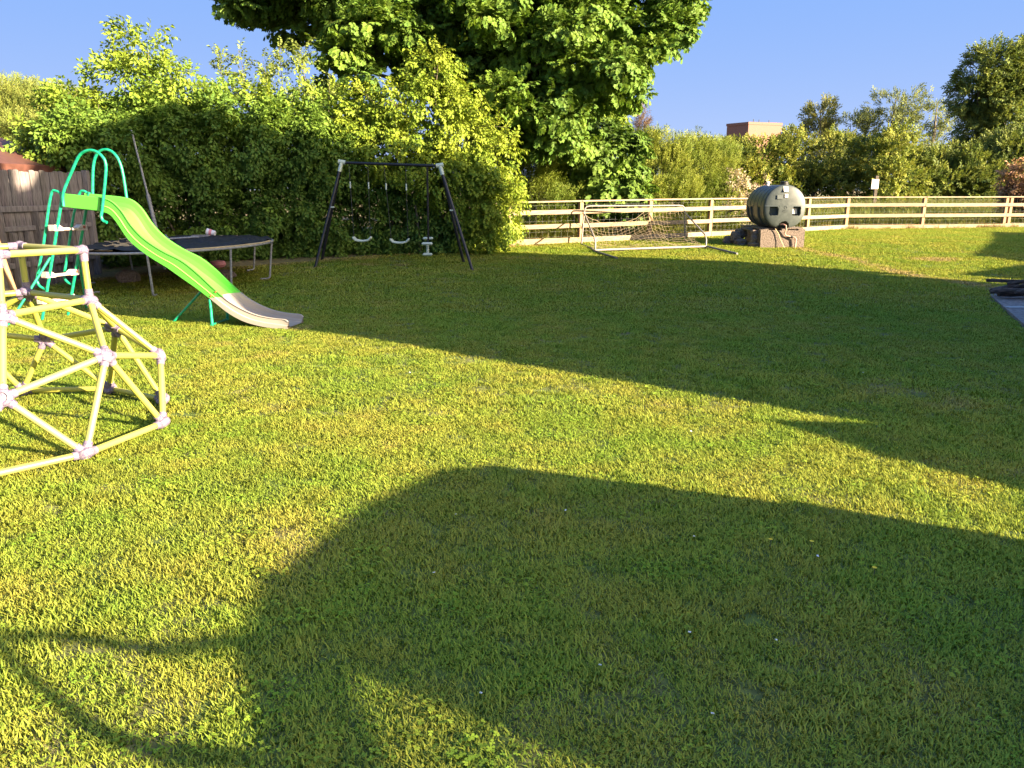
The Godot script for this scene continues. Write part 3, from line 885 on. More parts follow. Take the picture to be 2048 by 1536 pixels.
	for q in [[-1.4, 3.3, 0.5, -0.4], [-1.2, 3.1, 0.9, -0.5], [-0.9, 2.9, 0.9, -0.7], [-1.9, 3.4, -0.7, -0.3], [-0.6, 2.5, 0.7, -0.6], [-2.6, 3.3, -0.5, -0.2], [-1.5, 4.0, 0.2, -0.2], [-0.3, 1.8, 0.5, -0.7], [-0.2, 1.3, 0.4, -0.5]]:
		sprig(xs, cs, V(q[0], q[1] - 0.3, 16.2), V(q[0] + q[2] * 0.4, q[1] + 0.35, 16.0), Vector3(q[2], q[3] * 1.4, 0.2), 0.03, Color(0.24, 0.31, 0.035), t)
	scatter("hanging_leaves", birch, M.leaf, xs, cs, t)
	# beyond the rail fence, left to right
	plant("ivy_bush", "round glossy ivy covered bush just behind the rail fence", "bush", [[2.45, 2.32, -20.5, 0.96, 0.83, 1], [2.58, 1.33, -20.3, 0.9, 0.9, 0.9], [1.65, 2.02, -20.8, 0.52, 0.72, 0.7]], 95.0, ivy, {"flat": 0.3, "droop": 0.5, "inner": 0.5, "freq": 1.6, "cut": -0.2, "a": Color(0.075, 0.14, 0.03), "b": MD}, 4, 0.04)
	plant("conifer_hedge", "feathery yellow green conifer hedge left of the ivy bush", "hedge", [[0.3, 2.4, -20.3, 0.65, 0.75, 0.7], [0.65, 1.95, -20.3, 0.7, 0.7, 0.8], [1.26, 2.34, -21, 0.59, 0.72, 0.8], [0.71, 0.96, -20, 0.76, 0.76, 0.7], [1.63, 0.95, -20.3, 0.77, 0.77, 0.7]], 230.0, fine, {"flat": 0.1, "droop": -0.6, "inner": 0.5, "freq": 1.6, "cut": -0.22, "a": Color(0.1, 0.16, 0.028), "b": Color(0.2, 0.26, 0.04), "s0": 1.0, "s1": 1.6}, 4, 0.03)
	plant("conifer_hedge", "feathery golden conifer hedge between the ivy bush and the oil tank", "hedge", [[4.18, 2.12, -22.5, 0.71, 0.85, 0.9], [5.07, 2.06, -23, 0.72, 0.87, 0.9], [5.92, 2, -23.5, 0.59, 0.89, 0.9], [4.46, 1.03, -22.2, 0.85, 0.78, 0.8], [5.79, 1.01, -23, 0.73, 0.8, 0.8], [3.73, 2.66, -22.5, 0.35, 0.42, 0.5], [3.5, 1.3, -22, 0.6, 0.9, 0.7]], 210.0, fine, {"flat": 0.1, "droop": -0.8, "inner": 0.5, "outer": 1.12, "freq": 1.6, "cut": -0.22, "a": Color(0.12, 0.175, 0.03), "b": Color(0.22, 0.265, 0.045), "s0": 1.0, "s1": 1.6}, 5, 0.03)
	plant("bare_conifer", "sparse browned conifer tip poking above the golden hedge", "tree", [[3.62, 3.15, -22.6, 0.16, 0.32, 0.16], [3.6, 3.5, -22.6, 0.08, 0.25, 0.08]], 260.0, fine, {"flat": 0.1, "droop": -0.8, "inner": 0.1, "outer": 1.3, "cut": -0.5, "a": Color(0.12, 0.08, 0.05), "b": Color(0.2, 0.14, 0.08)}, 1, 0.03)
	plant("young_tree", "small dark tree beneath the right boughs of the sycamore", "tree", [[3.01, 4.23, -27, 0.58, 0.66, 0.9], [2.53, 3.35, -27, 0.84, 0.75, 1], [3.35, 3.83, -27, 0.33, 0.83, 0.7], [2.6, 2.0, -27, 0.9, 1.2, 0.9]], 70.0, beech, {"s0": 1.1, "s1": 1.7, "inner": 0.3, "freq": 1.5, "cut": -0.1, "a": MD, "b": YG}, 3, 0.06)
	var hb := {"flat": 0.4, "droop": -0.2, "inner": 0.5, "freq": 0.7, "cut": -0.2, "a": Color(0.13, 0.185, 0.04), "b": Color(0.26, 0.28, 0.055)}
	plant("field_hedge", "willowy yellow topped hedge in the field behind the oil tank", "hedge", [[12.15, 2.4, -44, 1.24, 1.5, 2], [13.91, 2.75, -44, 1.7, 1.5, 2], [15.81, 3.1, -44, 1.7, 1.6, 2], [17.61, 3.0, -44, 1.3, 1.5, 2], [13.44, 1.6, -43, 2.6, 1.25, 1.6], [16.9, 1.6, -43, 2.6, 1.25, 1.6], [10.4, 2.2, -44, 1.3, 1.6, 1.6], [8.5, 2.0, -44, 1.3, 1.6, 1.6]], 34.0, farleaf, hb, 6, 0.06)
	plant("field_bush", "lighter bush standing forward of the far hedge beside the notice post", "bush", [[19.36, 2.82, -42, 1.18, 1.32, 1.8], [19.84, 3.53, -41, 0.89, 1.15, 1.5], [19.52, 1.75, -40.5, 1.4, 1.2, 1.4]], 36.0, farleaf, {"flat": 0.4, "droop": 0.1, "inner": 0.5, "freq": 0.7, "cut": -0.15, "a": Color(0.15, 0.21, 0.04), "b": Color(0.28, 0.31, 0.06)}, 3, 0.05)
	plant("field_hedge", "darker far hedge at the right beneath the big tree", "hedge", [[22.8, 2.3, -43, 1.48, 1.25, 1.8], [24.52, 2.55, -43, 1.48, 1.35, 1.8], [26.23, 2.8, -43, 1.61, 1.6, 1.8], [28.09, 3.0, -43, 1.61, 1.7, 1.8], [23.19, 1.6, -42, 2.4, 1.2, 1.6], [26.63, 1.6, -42, 2.4, 1.2, 1.6], [29.9, 3.4, -43, 1.8, 2.2, 2], [30.5, 1.6, -42, 2.4, 1.3, 1.6], [21.2, 2.0, -43.5, 1.5, 1.5, 1.6]], 34.0, farleaf, {"flat": 0.4, "droop": -0.1, "inner": 0.5, "freq": 0.7, "cut": -0.2, "a": Color(0.09, 0.14, 0.04), "b": Color(0.19, 0.23, 0.05)}, 6, 0.06)
	var airy := {"flat": 0.3, "droop": -0.2, "inner": 0.15, "outer": 1.1, "freq": 0.6, "cut": 0.02, "a": Color(0.12, 0.16, 0.06), "b": Color(0.22, 0.26, 0.09)}  # far tree leaf colours lightened to stand in for haze
	plant("round_tree", "compact rounded tree right of the brick tower", "tree", [[22.82, 6.73, -60, 1.04, 1.19, 1.2], [22.94, 5.5, -60, 1.34, 0.93, 1.4], [23, 3.5, -60, 1.5, 1.5, 1.4]], 24.0, farfine, {"flat": 0.2, "droop": -0.6, "inner": 0.3, "freq": 0.7, "cut": -0.15, "a": Color(0.16, 0.19, 0.06), "b": Color(0.27, 0.28, 0.09)}, 2, 0.12)
	plant("airy_tree", "tallest airy see-through tree beyond the far hedge", "tree", [[30.64, 7.92, -65, 1.92, 1.68, 2], [30.23, 6.4, -65, 2.21, 1.41, 2], [32.16, 6.97, -65, 1.2, 1.41, 1.3], [30.8, 4.2, -65, 2.0, 1.6, 1.6]], 12.0, farfine, airy, 4, 0.14, "thin trees beyond the far hedge")
	plant("airy_tree", "narrow ivy-stemmed tree left of the big right-hand tree", "tree", [[33.97, 7.54, -65, 1.52, 1.6, 1.6], [34.15, 5.63, -65, 1.7, 1.41, 1.6], [34.1, 4.6, -65, 0.7, 2.0, 0.7], [34.1, 3.5, -65, 1.8, 1.5, 1.6]], 13.0, farfine, airy, 3, 0.16, "thin trees beyond the far hedge")
	plant("airy_tree", "low thin tree in the gap right of the compact rounded tree", "tree", [[29.06, 6.47, -66, 1.23, 1.23, 1.2], [27.66, 6.2, -66, 1.64, 1.06, 1.5], [28.2, 4.2, -66, 1.9, 1.6, 1.5], [25.9, 5.2, -66, 1.2, 1.0, 1.2], [25.5, 3.4, -66, 1.8, 1.4, 1.5]], 12.0, farfine, airy, 4, 0.1, "thin trees beyond the far hedge")
	plant("big_tree", "large dense tree at the right edge above the far hedge", "tree", [[30.1, 9.0, -52, 1.35, 1.35, 1.6], [31.79, 8.7, -52, 1.5, 1.65, 1.8], [29.66, 7.56, -52, 1.43, 1.59, 1.6], [31.64, 7.11, -52, 1.92, 1.92, 2], [30.97, 5.29, -52, 1.93, 1.61, 2], [33.23, 6.2, -52, 1.6, 2.57, 2], [34.5, 9.5, -52, 2.2, 2.2, 2], [35.5, 6.5, -52, 2.2, 2.5, 2], [31.5, 3.2, -52, 3.0, 1.8, 2.0]], 34.0, farleaf, {"flat": 0.5, "droop": 0.3, "inner": 0.35, "outer": 1.1, "freq": 0.6, "cut": -0.14, "a": Color(0.11, 0.165, 0.045), "b": Color(0.22, 0.27, 0.06), "s0": 0.9, "s1": 1.5}, 6, 0.18)
	plant("brown_bush", "rust brown leaved bush behind the fence at the right edge", "bush", [[17.19, 1.81, -27, 0.43, 0.54, 0.4], [17.6, 1.9, -27, 0.51, 0.65, 0.5], [17.5, 1.1, -27, 0.6, 0.6, 0.5], [18.2, 1.6, -27, 0.5, 0.7, 0.5]], 80.0, beech, {"s0": 1.0, "s1": 1.6, "freq": 1.5, "cut": -0.12, "a": Color(0.16, 0.1, 0.06), "b": Color(0.42, 0.27, 0.16)}, 3, 0.03)
	# pale flowering stems left of the tank
	t = thing("flowering_bush", "thin stems with pale blossom between conifer hedge and oil tank", "bush", V(6.6, 0.4, 22.6))
	xs = []; cs = []
	for i in 12:
		var fx := rnd(6.1, 7.0)
		sprig(xs, cs, V(fx, 0.5, 22.6), V(fx + rnd(-0.3, 0.35), rnd(1.3, 2.1), 22.5), Vector3(rnd(-0.1, 0.3), 0, 0), 0.06, Color(0.5, 0.44, 0.33), t)
	scatter("blossom", beech, M.leaf, xs, cs, t)
	# low growth at the hedge foot
	xs = []; cs = []
	for i in 900:
		var x := rnd(-7.5, 0.2)
		var f := 14.45 + (x + 8.0) * 0.42 + rnd(-0.25, 0.35)
		var y := (Vector3.UP + rv(0.8)).normalized()
		var z := (Vector3.UP + rv(0.5) + Vector3(0, 0, 0.6)).normalized()
		z = (z - y * z.dot(y)).normalized()
		xs.append(Transform3D(Basis(y.cross(z), y, z), V(x, ground(f) + rnd(0.0, 0.12), f)))
		cs.append(DK.lerp(MD, rng.randf()))
	tag(scatter("undergrowth", beech, M.leaf, xs, cs), "low leafy undergrowth along the foot of the hedge", "undergrowth")

# ---------------------------------------------------------------- climbing dome
func build_dome() -> void:
	var c := V(-3.46, 0, 4.93)
	var t := thing("climbing_dome", "yellow plastic tube climbing dome with lilac grey joints", "climbing frame", c)
	var hubs := {}
	for i in 5:
		var a := deg_to_rad(23.75 + 72.0 * i)
		var dr := func(r: float, h: float, an: float) -> Vector3: return c + Vector3(r * cos(an), h, -r * sin(an))
		hubs["M%d" % i] = dr.call(0.99, 0.455, a)
		hubs["N%d" % i] = dr.call(0.924, 0.583, a + deg_to_rad(36))
		hubs["U%d" % i] = dr.call(0.649, 0.872, a)
		hubs["T%d" % i] = dr.call(0.649, 1.205, a)
		hubs["P%d" % (2 * i)] = dr.call(1.072, 0.045, a + deg_to_rad(18))
		hubs["P%d" % (2 * i + 1)] = dr.call(1.072, 0.045, a + deg_to_rad(54))
	hubs["M0"] += Vector3(0.06, 0, 0); hubs["M4"] += Vector3(-0.08, 0, 0); hubs["U4"] += Vector3(0.05, 0.01, 0); hubs["T4"] += Vector3(0.08, 0.03, 0); hubs["M1"] += Vector3(-0.1, 0, 0)
	hubs["P8"] += Vector3(-0.05, 0.0, -0.02)
	var links := []
	for i in 5:
		var j := (i + 1) % 5
		links.append_array([["P%d" % (2 * i), "P%d" % (2 * i + 1)], ["P%d" % (2 * i + 1), "P%d" % (2 * j)], ["M%d" % i, "P%d" % (2 * i)], ["M%d" % j, "P%d" % (2 * i + 1)], ["N%d" % i, "P%d" % (2 * i)], ["N%d" % i, "P%d" % (2 * i + 1)],
			["M%d" % i, "N%d" % i], ["N%d" % i, "M%d" % j], ["M%d" % i, "U%d" % i], ["N%d" % i, "U%d" % i], ["N%d" % i, "U%d" % j], ["U%d" % i, "U%d" % j], ["U%d" % i, "T%d" % i], ["T%d" % i, "T%d" % j]])
	var arms := {}
	for k in hubs: arms[k] = []
	for l in links:
		var a: Vector3 = hubs[l[0]]
		var b: Vector3 = hubs[l[1]]
		arms[l[0]].append((b - a).normalized()); arms[l[1]].append((a - b).normalized())
		var mb := MB.new()
		var d := (b - a).normalized()
		var p := []
		for i in 5: p.append((a + d * 0.055).lerp(b - d * 0.055, i / 4.0))
		mb.tube(p, 0.021, 12)
		# sun-bleached on the side that looks outwards and up
		var o := ((a + b) * 0.5 - c - Vector3(0, 0.2, 0)).normalized()
		var fade := rnd(0.2, 0.9)
		for i in mb.v.size():
			var k := clampf(mb.n[i].dot(o) * 0.8 + 0.1, 0, 1) * fade + 0.1 * nz.get_noise_3dv(mb.v[i] * 60.0)
			mb.c[i] = Color(0.32, 0.32, 0.055).lerp(Color(0.32, 0.285, 0.145), clampf(k, 0, 1))
		var tb := part("strut", mb, M.yellow_tube, t)
		for q: Vector3 in [a + d * 0.085, b - d * 0.085]:
			var s := MB.new()
			var sd := d.cross(o).normalized()
			s.tube([q + d.cross(sd) * 0.0195, q + d.cross(sd) * 0.0222], 0.0035, 6)
			s.tube([q - d.cross(sd) * 0.0195, q - d.cross(sd) * 0.0222], 0.0035, 6)
			part("screw", s, M.dark_metal, tb)
	for k in hubs:
		var h: Vector3 = hubs[k]
		var mb := MB.new()
		var o := Vector3()
		for d: Vector3 in arms[k]: o -= d
		o = o.normalized() if o.length() > 0.1 else Vector3.UP
		var x := o.cross(Vector3(0.3, 0.2, 0.9)).normalized()
		var bs := Basis(x, o, x.cross(o))
		if arms[k].size() > 3:
			mb.lathe(Transform3D(bs, h), [Vector2(0, -0.024), Vector2(0.04, -0.026), Vector2(0.052, -0.014), Vector2(0.054, 0.006), Vector2(0.044, 0.022), Vector2(0.03, 0.03), Vector2(0.026, 0.02), Vector2(0.012, 0.024), Vector2(0, 0.026)], 18)
		else:
			mb.lathe(Transform3D(bs, h), [Vector2(0, -0.034), Vector2(0.02, -0.028), Vector2(0.034, -0.01), Vector2(0.036, 0.008), Vector2(0.026, 0.026), Vector2(0, 0.036)], 16)
		for d: Vector3 in arms[k]: mb.tube([h + d * 0.012, h + d * 0.058, h + d * 0.074], [0.029, 0.0272, 0.0262], 10)
		part("hub", mb, M.hub, t)

# ---------------------------------------------------------------- slide: s runs from foot to ladder, w across, h up
const SE := Vector3(-0.98127, 0, -0.19264)
const SW := Vector3(0.19264, 0, -0.98127)
func Q(s: float, h: float, w: float) -> Vector3: return V(-2.64, 0, 8.9) + SE * s + SW * w + Vector3(0, h, 0)
func bar(t: Node3D, called: String, pts: Array, w, r: float, m: Material, par: Node3D = null) -> MeshInstance3D:
	var c := Curve3D.new()
	var p := []
	for i in pts.size() / 2: p.append(Q(pts[i * 2], pts[i * 2 + 1], w[i] if w is Array else w))
	var sm := []
	for i in p.size() - 1:
		var a: Vector3 = p[maxi(i - 1, 0)]
		var b: Vector3 = p[i]
		var d: Vector3 = p[i + 1]
		var e: Vector3 = p[mini(i + 2, p.size() - 1)]
		var steps := 4 if p.size() > 2 else 1
		for k in steps: sm.append(b.cubic_interpolate(d, a, e, k / float(steps)))
	sm.append(p[-1])
	var mb := MB.new()
	mb.tube(sm, r, 10)
	return part(called, mb, m, par if par else t)
func build_slide() -> void:
	var t := thing("garden_slide", "wavy green garden slide with a cream foot and green tube ladder", "slide", Q(1.5, 0, 0.2))
	var st := [[2.80, 1.55, 2.80, 1.395], [2.50, 1.525, 2.54, 1.365], [2.25, 1.50, 2.30, 1.34], [2.12, 1.455, 2.18, 1.31], [2.01, 1.35, 2.09, 1.21], [1.90, 1.18, 1.99, 1.05], [1.74, 1.02, 1.87, 0.93], [1.51, 0.88, 1.68, 0.80], [1.285, 0.778, 1.494, 0.695], [1.10, 0.64, 1.31, 0.573],
		[0.93, 0.485, 1.13, 0.455], [0.742, 0.327, 0.955, 0.335], [0.556, 0.224, 0.75, 0.175], [0.368, 0.158, 0.56, 0.08], [0.177, 0.128, 0.36, 0.03], [0.03, 0.118, 0.16, 0.006], [-0.015, 0.09, 0.0, 0.004]]
	st[11] = [0.742, 0.327, 0.93, 0.31]
	# finer stations
	var fs := []
	for i in st.size() - 1:
		for k in 4:
			var q := []
			for c in 4: q.append(cubic_interpolate(st[i][c], st[i + 1][c], st[maxi(i - 1, 0)][c], st[mini(i + 2, st.size() - 1)][c], k / 4.0))
			fs.append(q)
	fs.append(st[-1])
	# cross section: (w, share of the wall height); goes over the near wall, the floor, the far wall and back below
	var sec := [[0.002, 0.0], [0.0, 0.34], [0.0, 0.42], [0.012, 0.46], [0.012, 0.9], [0.003, 0.96], [0.006, 1.0], [0.024, 1.0], [0.03, 0.95], [0.036, 0.6], [0.05, 0.3], [0.08, 0.2], [0.34, 0.2], [0.37, 0.3], [0.384, 0.6], [0.39, 0.95], [0.396, 1.0], [0.414, 1.0], [0.417, 0.96], [0.408, 0.9], [0.408, 0.46], [0.42, 0.42], [0.42, 0.34], [0.418, 0.0], [0.405, 0.0], [0.39, 0.12], [0.03, 0.12], [0.015, 0.0]]
	var cut := 43
	var bodies := []
	for piece in 2:
		var mb := MB.new()
		var i0 := 0 if piece == 0 else cut
		var i1 := cut if piece == 0 else fs.size() - 1
		var pts := []
		var nrm := []
		for i in range(i0, i1 + 1):
			var q: Array = fs[i]
			var row := []
			for k in sec:
				var grow := 0.004 if piece == 1 and i == cut else 0.0
				row.append(Q(lerpf(q[2], q[0], k[1]), lerpf(q[3], q[1], k[1]) + grow, k[0]))
			pts.append(row)
		var m := sec.size()
		for i in pts.size() - 1:
			for k in m:
				var k2 := (k + 1) % m
				var a: Vector3 = pts[i][k]
				var b: Vector3 = pts[i][k2]
				var c2: Vector3 = pts[i + 1][k2]
				var d: Vector3 = pts[i + 1][k]
				var nn := (b - a).cross(d - a)
				if nn.length() < 1e-9: nn = (c2 - b).cross(d - a)
				nn = nn.normalized()
				# outward side of a closed section that runs this way
				mb.quad(a, b, c2, d, nn)
		# lip at the foot end and back wall of the upper piece
		bodies.append(part("slide_chute" if piece == 0 else "slide_foot", mb, M.slide_green if piece == 0 else M.slide_cream, t))
	# flat side panels of the platform, deck
	for w: float in [-0.012, 0.42]:
		var mb := MB.new()
		mb.box(along(Q(2.80, 1.472, w + 0.006), Q(2.28, 1.425, w + 0.006)), Vector3(0.52, 0.155, 0.012), 0.004)
		part("side_panel", mb, M.slide_green, t)
	# raised moulding lines along the walls
	for w: float in [-0.001, 0.421]:
		for lv: float in [0.44]:
			var mb := MB.new()
			var p := []
			for i in range(0, cut + 1): p.append(Q(lerpf(fs[i][2], fs[i][0], lv), lerpf(fs[i][3], fs[i][1], lv), w + (0.004 if lv > 0.9 else 0.0)))
			mb.tube(p, 0.0045, 6)
			part("moulding", mb, M.slide_rim, bodies[0])
	for q in [[0.83, 0.42, 0.7], [0.9, 0.37, 0.25]]:
		var mb := MB.new()
		mb.tube([Q(q[0] + 0.05, q[1], 0.003), Q(q[0] + 0.05, q[1], -0.006)], 0.009, 8)
		part("bolt", mb, M.red_fleck, bodies[1])
	var G: Material = M.green_metal
	bar(t, "handrail", [2.76, 1.40, 2.738, 1.558, 2.572, 1.817, 2.444, 1.987, 2.30, 2.036, 2.182, 1.993, 2.119, 1.883, 2.166, 1.65, 2.248, 1.35, 2.268, 1.29, 2.25, 1.235, 2.20, 1.215], -0.024, 0.017, G)
	bar(t, "handrail", [2.74, 1.40, 2.719, 1.574, 2.661, 1.881, 2.574, 2.032, 2.444, 2.066, 2.329, 1.994, 2.27, 1.825, 2.254, 1.493, 2.26, 1.30], 0.445, 0.017, G)
	bar(t, "grab_rail", [2.809, 1.417, 2.795, 1.53, 2.855, 1.575, 2.937, 1.522, 3.124, 0.984, 3.24, 0.689, 3.302, 0.521, 3.284, 0.437, 3.205, 0.392], 0.0, 0.016, G)
	bar(t, "grab_rail", [2.743, 1.42, 2.775, 1.546, 2.826, 1.574, 2.885, 1.538, 3.016, 1.26, 3.204, 0.71, 3.269, 0.516, 3.237, 0.439, 3.165, 0.401], 0.41, 0.016, G)
	bar(t, "ladder_leg", [2.76, 1.56, 3.329, -0.03], -0.004, 0.018, G)
	bar(t, "ladder_leg", [2.735, 1.56, 3.3, -0.03], 0.40, 0.018, G)
	bar(t, "stabiliser", [3.05, 0.79, 3.4, 0.0], [-0.02, -0.45], 0.014, G)
	bar(t, "stabiliser", [3.03, 0.79, 3.42, 0.0], [0.42, 0.9], 0.014, G)
	bar(t, "support_leg", [0.98, 0.33, 0.98, 0.0], 0.02, 0.017, G)
	bar(t, "support_leg", [1.0, 0.33, 1.026, 0.0], 0.43, 0.017, G)
	bar(t, "support_brace", [1.12, 0.47, 1.633, 0.0], 0.21, 0.015, G)
	bar(t, "foot_bar", [0.98, 0.018, 1.026, 0.018], [0.0, 0.45], 0.015, G)
	for q in [[2.951, 1.131, 2.87, 1.115], [3.154, 0.561, 3.07, 0.555], [3.27, 0.235, 3.19, 0.23]]:
		var mb := MB.new()
		var a := Q(q[0], q[1], -0.05)
		var b := Q(q[2] + 0.03, q[3], 0.44)
		var x := (b - a).normalized()
		var z := x.cross(Vector3.UP).normalized()
		var tf := Transform3D(Basis(x, Vector3.UP, z), (a + b) * 0.5)
		mb.box(tf, Vector3(0.48, 0.03, 0.09), 0.006)
		for sd: float in [-1.0, 1.0]:
			mb.prism([tf * Vector3(sd * 0.245, -0.02, 0.045), tf * Vector3(sd * 0.245, 0.05, 0.045), tf * Vector3(sd * 0.165, 0.05, 0.045), tf * Vector3(sd * 0.11, 0.012, 0.045), tf * Vector3(sd * 0.11, -0.02, 0.045)], tf.basis * Vector3(0, 0, -0.09))
		var sp := part("step", mb, M.step, t)
		for sd: float in [-1.0, 1.0]:
			mb = MB.new()
			mb.box(Transform3D(tf.basis, tf * Vector3(sd * 0.2, 0.022, 0.047)), Vector3(0.035, 0.03, 0.004))
			part("rust_mark", mb, M.red_fleck, sp)

# ---------------------------------------------------------------- trampoline and what lies on it
func build_trampoline() -> void:
	var c := V(-5.6, 0, 12.95)
	var R := 1.55
	var H := 0.7
	var t := thing("trampoline", "round trampoline on grey legs with a torn black net lying on it", "trampoline", c)
	var rim := func(a: float, r: float, h: float) -> Vector3: return c + Vector3(r * cos(a), h + 0.035 * cos(a) + 0.02 * sin(a), -r * sin(a))
	var mb := MB.new()
	var p := []
	for i in 65: p.append(rim.call(TAU * i / 64.0, R, H))
	mb.tube(p, 0.021, 10, false)
	part("rim", mb, M.steel, t)
	for k in 8:
		var a := TAU * k / 8.0 + 0.15
		mb = MB.new()
		var top: Vector3 = rim.call(a, R, H - 0.01)
		var foot: Vector3 = rim.call(a, R * 0.95, 0.0)
		foot.y = ground(-foot.z)
		var mid := top.lerp(foot, 0.92)
		var inw := (c - foot); inw.y = 0
		mb.tube([top, mid, foot + Vector3(0, 0.02, 0) + inw * 0.02, foot + Vector3(0, 0.016, 0) + inw * 0.1], 0.018, 8)
		part("leg", mb, M.steel, t)
	mb = MB.new()
	for i in 8:
		for k in 48:
			var r0 := R * 0.98 * i / 8.0
			var r1 := R * 0.98 * (i + 1) / 8.0
			var sag := func(r: float) -> float: return -0.08 * (1.0 - r * r / (R * R))
			var a0 := TAU * k / 48.0
			var a1 := TAU * (k + 1) / 48.0
			mb.quad(rim.call(a0, r0, H + sag.call(r0)), rim.call(a1, r0, H + sag.call(r0)), rim.call(a1, r1, H + sag.call(r1)), rim.call(a0, r1, H + sag.call(r1)), Vector3.UP)
	part("jumping_mat", mb, M.rusty_mat, t)
	# crumpled net cover shifted to the right
	mb = MB.new()
	var pos := func(i: int, k: int) -> Vector3:
		var a := TAU * k / 72.0
		var r := R * (0.99 - 0.09 * maxf(0.0, -cos(a))) * i / 18.0
		var q: Vector3 = rim.call(a, r, H + 0.02)
		q.y += 0.035 * absf(nz.get_noise_2d(q.x * 40.0, q.z * 40.0)) * 2.0 + 0.03 * (1.0 - i / 18.0) + (0.04 * exp(-pow(i - 15.0, 2) / 6.0) * (0.5 + 0.5 * sin(a * 7.0 + 1.0)) if cos(a) < 0.2 else 0.0)
		return q
	for i in 18:
		for k in 72: mb.quad(pos.call(i, k), pos.call(i, k + 1), pos.call(i + 1, k + 1), pos.call(i + 1, k), Vector3.UP)
	part("net_cover", mb, M.net_cover, t)
	for arc in [[3.45, 4.45, 0.9, 0.025], [5.15, 6.35, 1.0, 0.012], [1.2, 1.9, 0.98, 0.02]]:
		mb = MB.new()
		p = []
		for i in 25: p.append(rim.call(lerpf(arc[0], arc[1], i / 24.0), R * arc[2] + 0.005, H + arc[3] + 0.012))
		mb.tube(p, 0.014, 6)
		part("pale_edging", mb, M.cream_edge, t)
	for i in 11:
		mb = MB.new()
		var a := rnd(2.6, 4.4)
		var r := rnd(0.45, 0.86) * R
		var q: Vector3 = rim.call(a, r, H + 0.085)
		p = []
		for k in 5: p.append(q + Vector3(0.06 * k - 0.1, 0.012 * sin(k * 2.0 + i), rnd(-0.02, 0.02)))
		mb.tube(p, 0.009, 5)
		part("strap", mb, M.cream_edge, t)
	for q in [[Vector3(-0.1, 0.80, 0.1), Vector3(0.4, 0.83, -0.02), 0.016], [Vector3(-0.12, 0.86, 0.05), Vector3(0.2, 0.80, 0.65), 0.016]]:
		var b := thing("metal_pole", "grey bent metal tube lying flat on the trampoline net" if q[2] == 0.016 and q[0].y < 0.83 else "second grey metal tube crossing the first on the trampoline", "pole", c + q[0])
		mb = MB.new()
		mb.tube([c + q[0], c + q[1]], q[2], 8)
		part("tube", mb, M.steel, b)
	var cup := thing("paper_cup", "white and pink paper cup on its side on the trampoline", "cup", V(-5.24, 0.8, 14.0))
	mb = MB.new()
	var cb := Basis(Vector3.FORWARD, -1.35)
	mb.lathe(Transform3D(cb, V(-5.31, 0.83, 13.98)), [Vector2(0, 0), Vector2(0.045, 0.0), Vector2(0.06, 0.14), Vector2(0.063, 0.145), Vector2(0.055, 0.14), Vector2(0.04, 0.01), Vector2(0, 0.01)], 18)
	part("body", mb, M.white_paper, cup)
	mb = MB.new()
	mb.lathe(Transform3D(cb, V(-5.31, 0.83, 13.98)), [Vector2(0.052, 0.055), Vector2(0.0585, 0.1)], 18)
	part("printed_band", mb, M.pink_card, cup)
	var sh := thing("board", "small pale grey board lying beside the cup on the trampoline", "board", V(-5.5, 0.76, 13.8))
	mb = MB.new()
	mb.box(Transform3D(Basis(Vector3.UP, 0.2) * Basis(Vector3.RIGHT, 0.1), V(-5.52, 0.79, 13.8)), Vector3(0.3, 0.012, 0.28), 0.004)
	part("sheet", mb, M.goal_paint, sh)
	var n := 0
	for q in [[-6.45, 12.95, 0.17, "larger grey boulder under the left side of the trampoline"], [-4.92, 13.3, 0.14, "smaller grey boulder under the right side of the trampoline"]]:
		var b := thing("boulder", q[3], "boulder", V(q[0], 0.08, q[1]))
		mb = rock(V(q[0], 0.08 + q[2] * 0.5, q[1]), Vector3(q[2] * 1.15, q[2] * 0.75, q[2] * 0.9), n)
		part("stone", mb, M.block, b)
		n += 1
	var toy := thing("pink_toy", "small faded pink plastic toy on the grass behind the trampoline", "toy", V(-5.6, 0.15, 14.6))
	mb = MB.new()
	mb.lathe(Transform3D(Basis(), V(-5.55, 0.16, 14.6)), [Vector2(0, 0), Vector2(0.1, 0.0), Vector2(0.15, 0.06), Vector2(0.13, 0.12), Vector2(0.0, 0.14)], 14)
	part("shell", mb, M.pink_card, toy)
	var pole := thing("leaning_pole", "tall thin grey pole with a thicker sleeve leaning left behind the trampoline", "pole", V(-6.42, 0.15, 14.3))
	mb = MB.new()
	mb.tube([V(-6.42, 0.12, 14.3), V(-6.56, 1.49, 14.25), V(-6.7, 2.62, 14.2)], [0.022, 0.02, 0.016], 8)
	part("shaft", mb, M.steel, pole)
	mb = MB.new()
	mb.tube([V(-6.475, 0.75, 14.28), V(-6.562, 1.5, 14.25)], 0.034, 10)
	part("sleeve", mb, M.steel, pole)
func rock(at: Vector3, r: Vector3, sd: int) -> MB:
	var mb := MB.new()
	var pos := func(i: int, k: int) -> Vector3:
		var a := TAU * (k % 14) / 14.0
		var b := PI * i / 8.0
		var d := Vector3(sin(b) * cos(a), cos(b), sin(b) * sin(a))
		var e := d.sign() * Vector3(pow(absf(d.x), 0.75), pow(absf(d.y), 0.75), pow(absf(d.z), 0.75))
		return at + e * r * (0.95 + 0.35 * nz.get_noise_3dv(d * 14.0 + Vector3(sd * 50.0, 0, 0)))
	for i in 8:
		for k in 14:
			var q0: Vector3 = pos.call(i, k)
			mb.quad(q0, pos.call(i, k + 1), pos.call(i + 1, k + 1), pos.call(i + 1, k), q0 - at)
	return mb

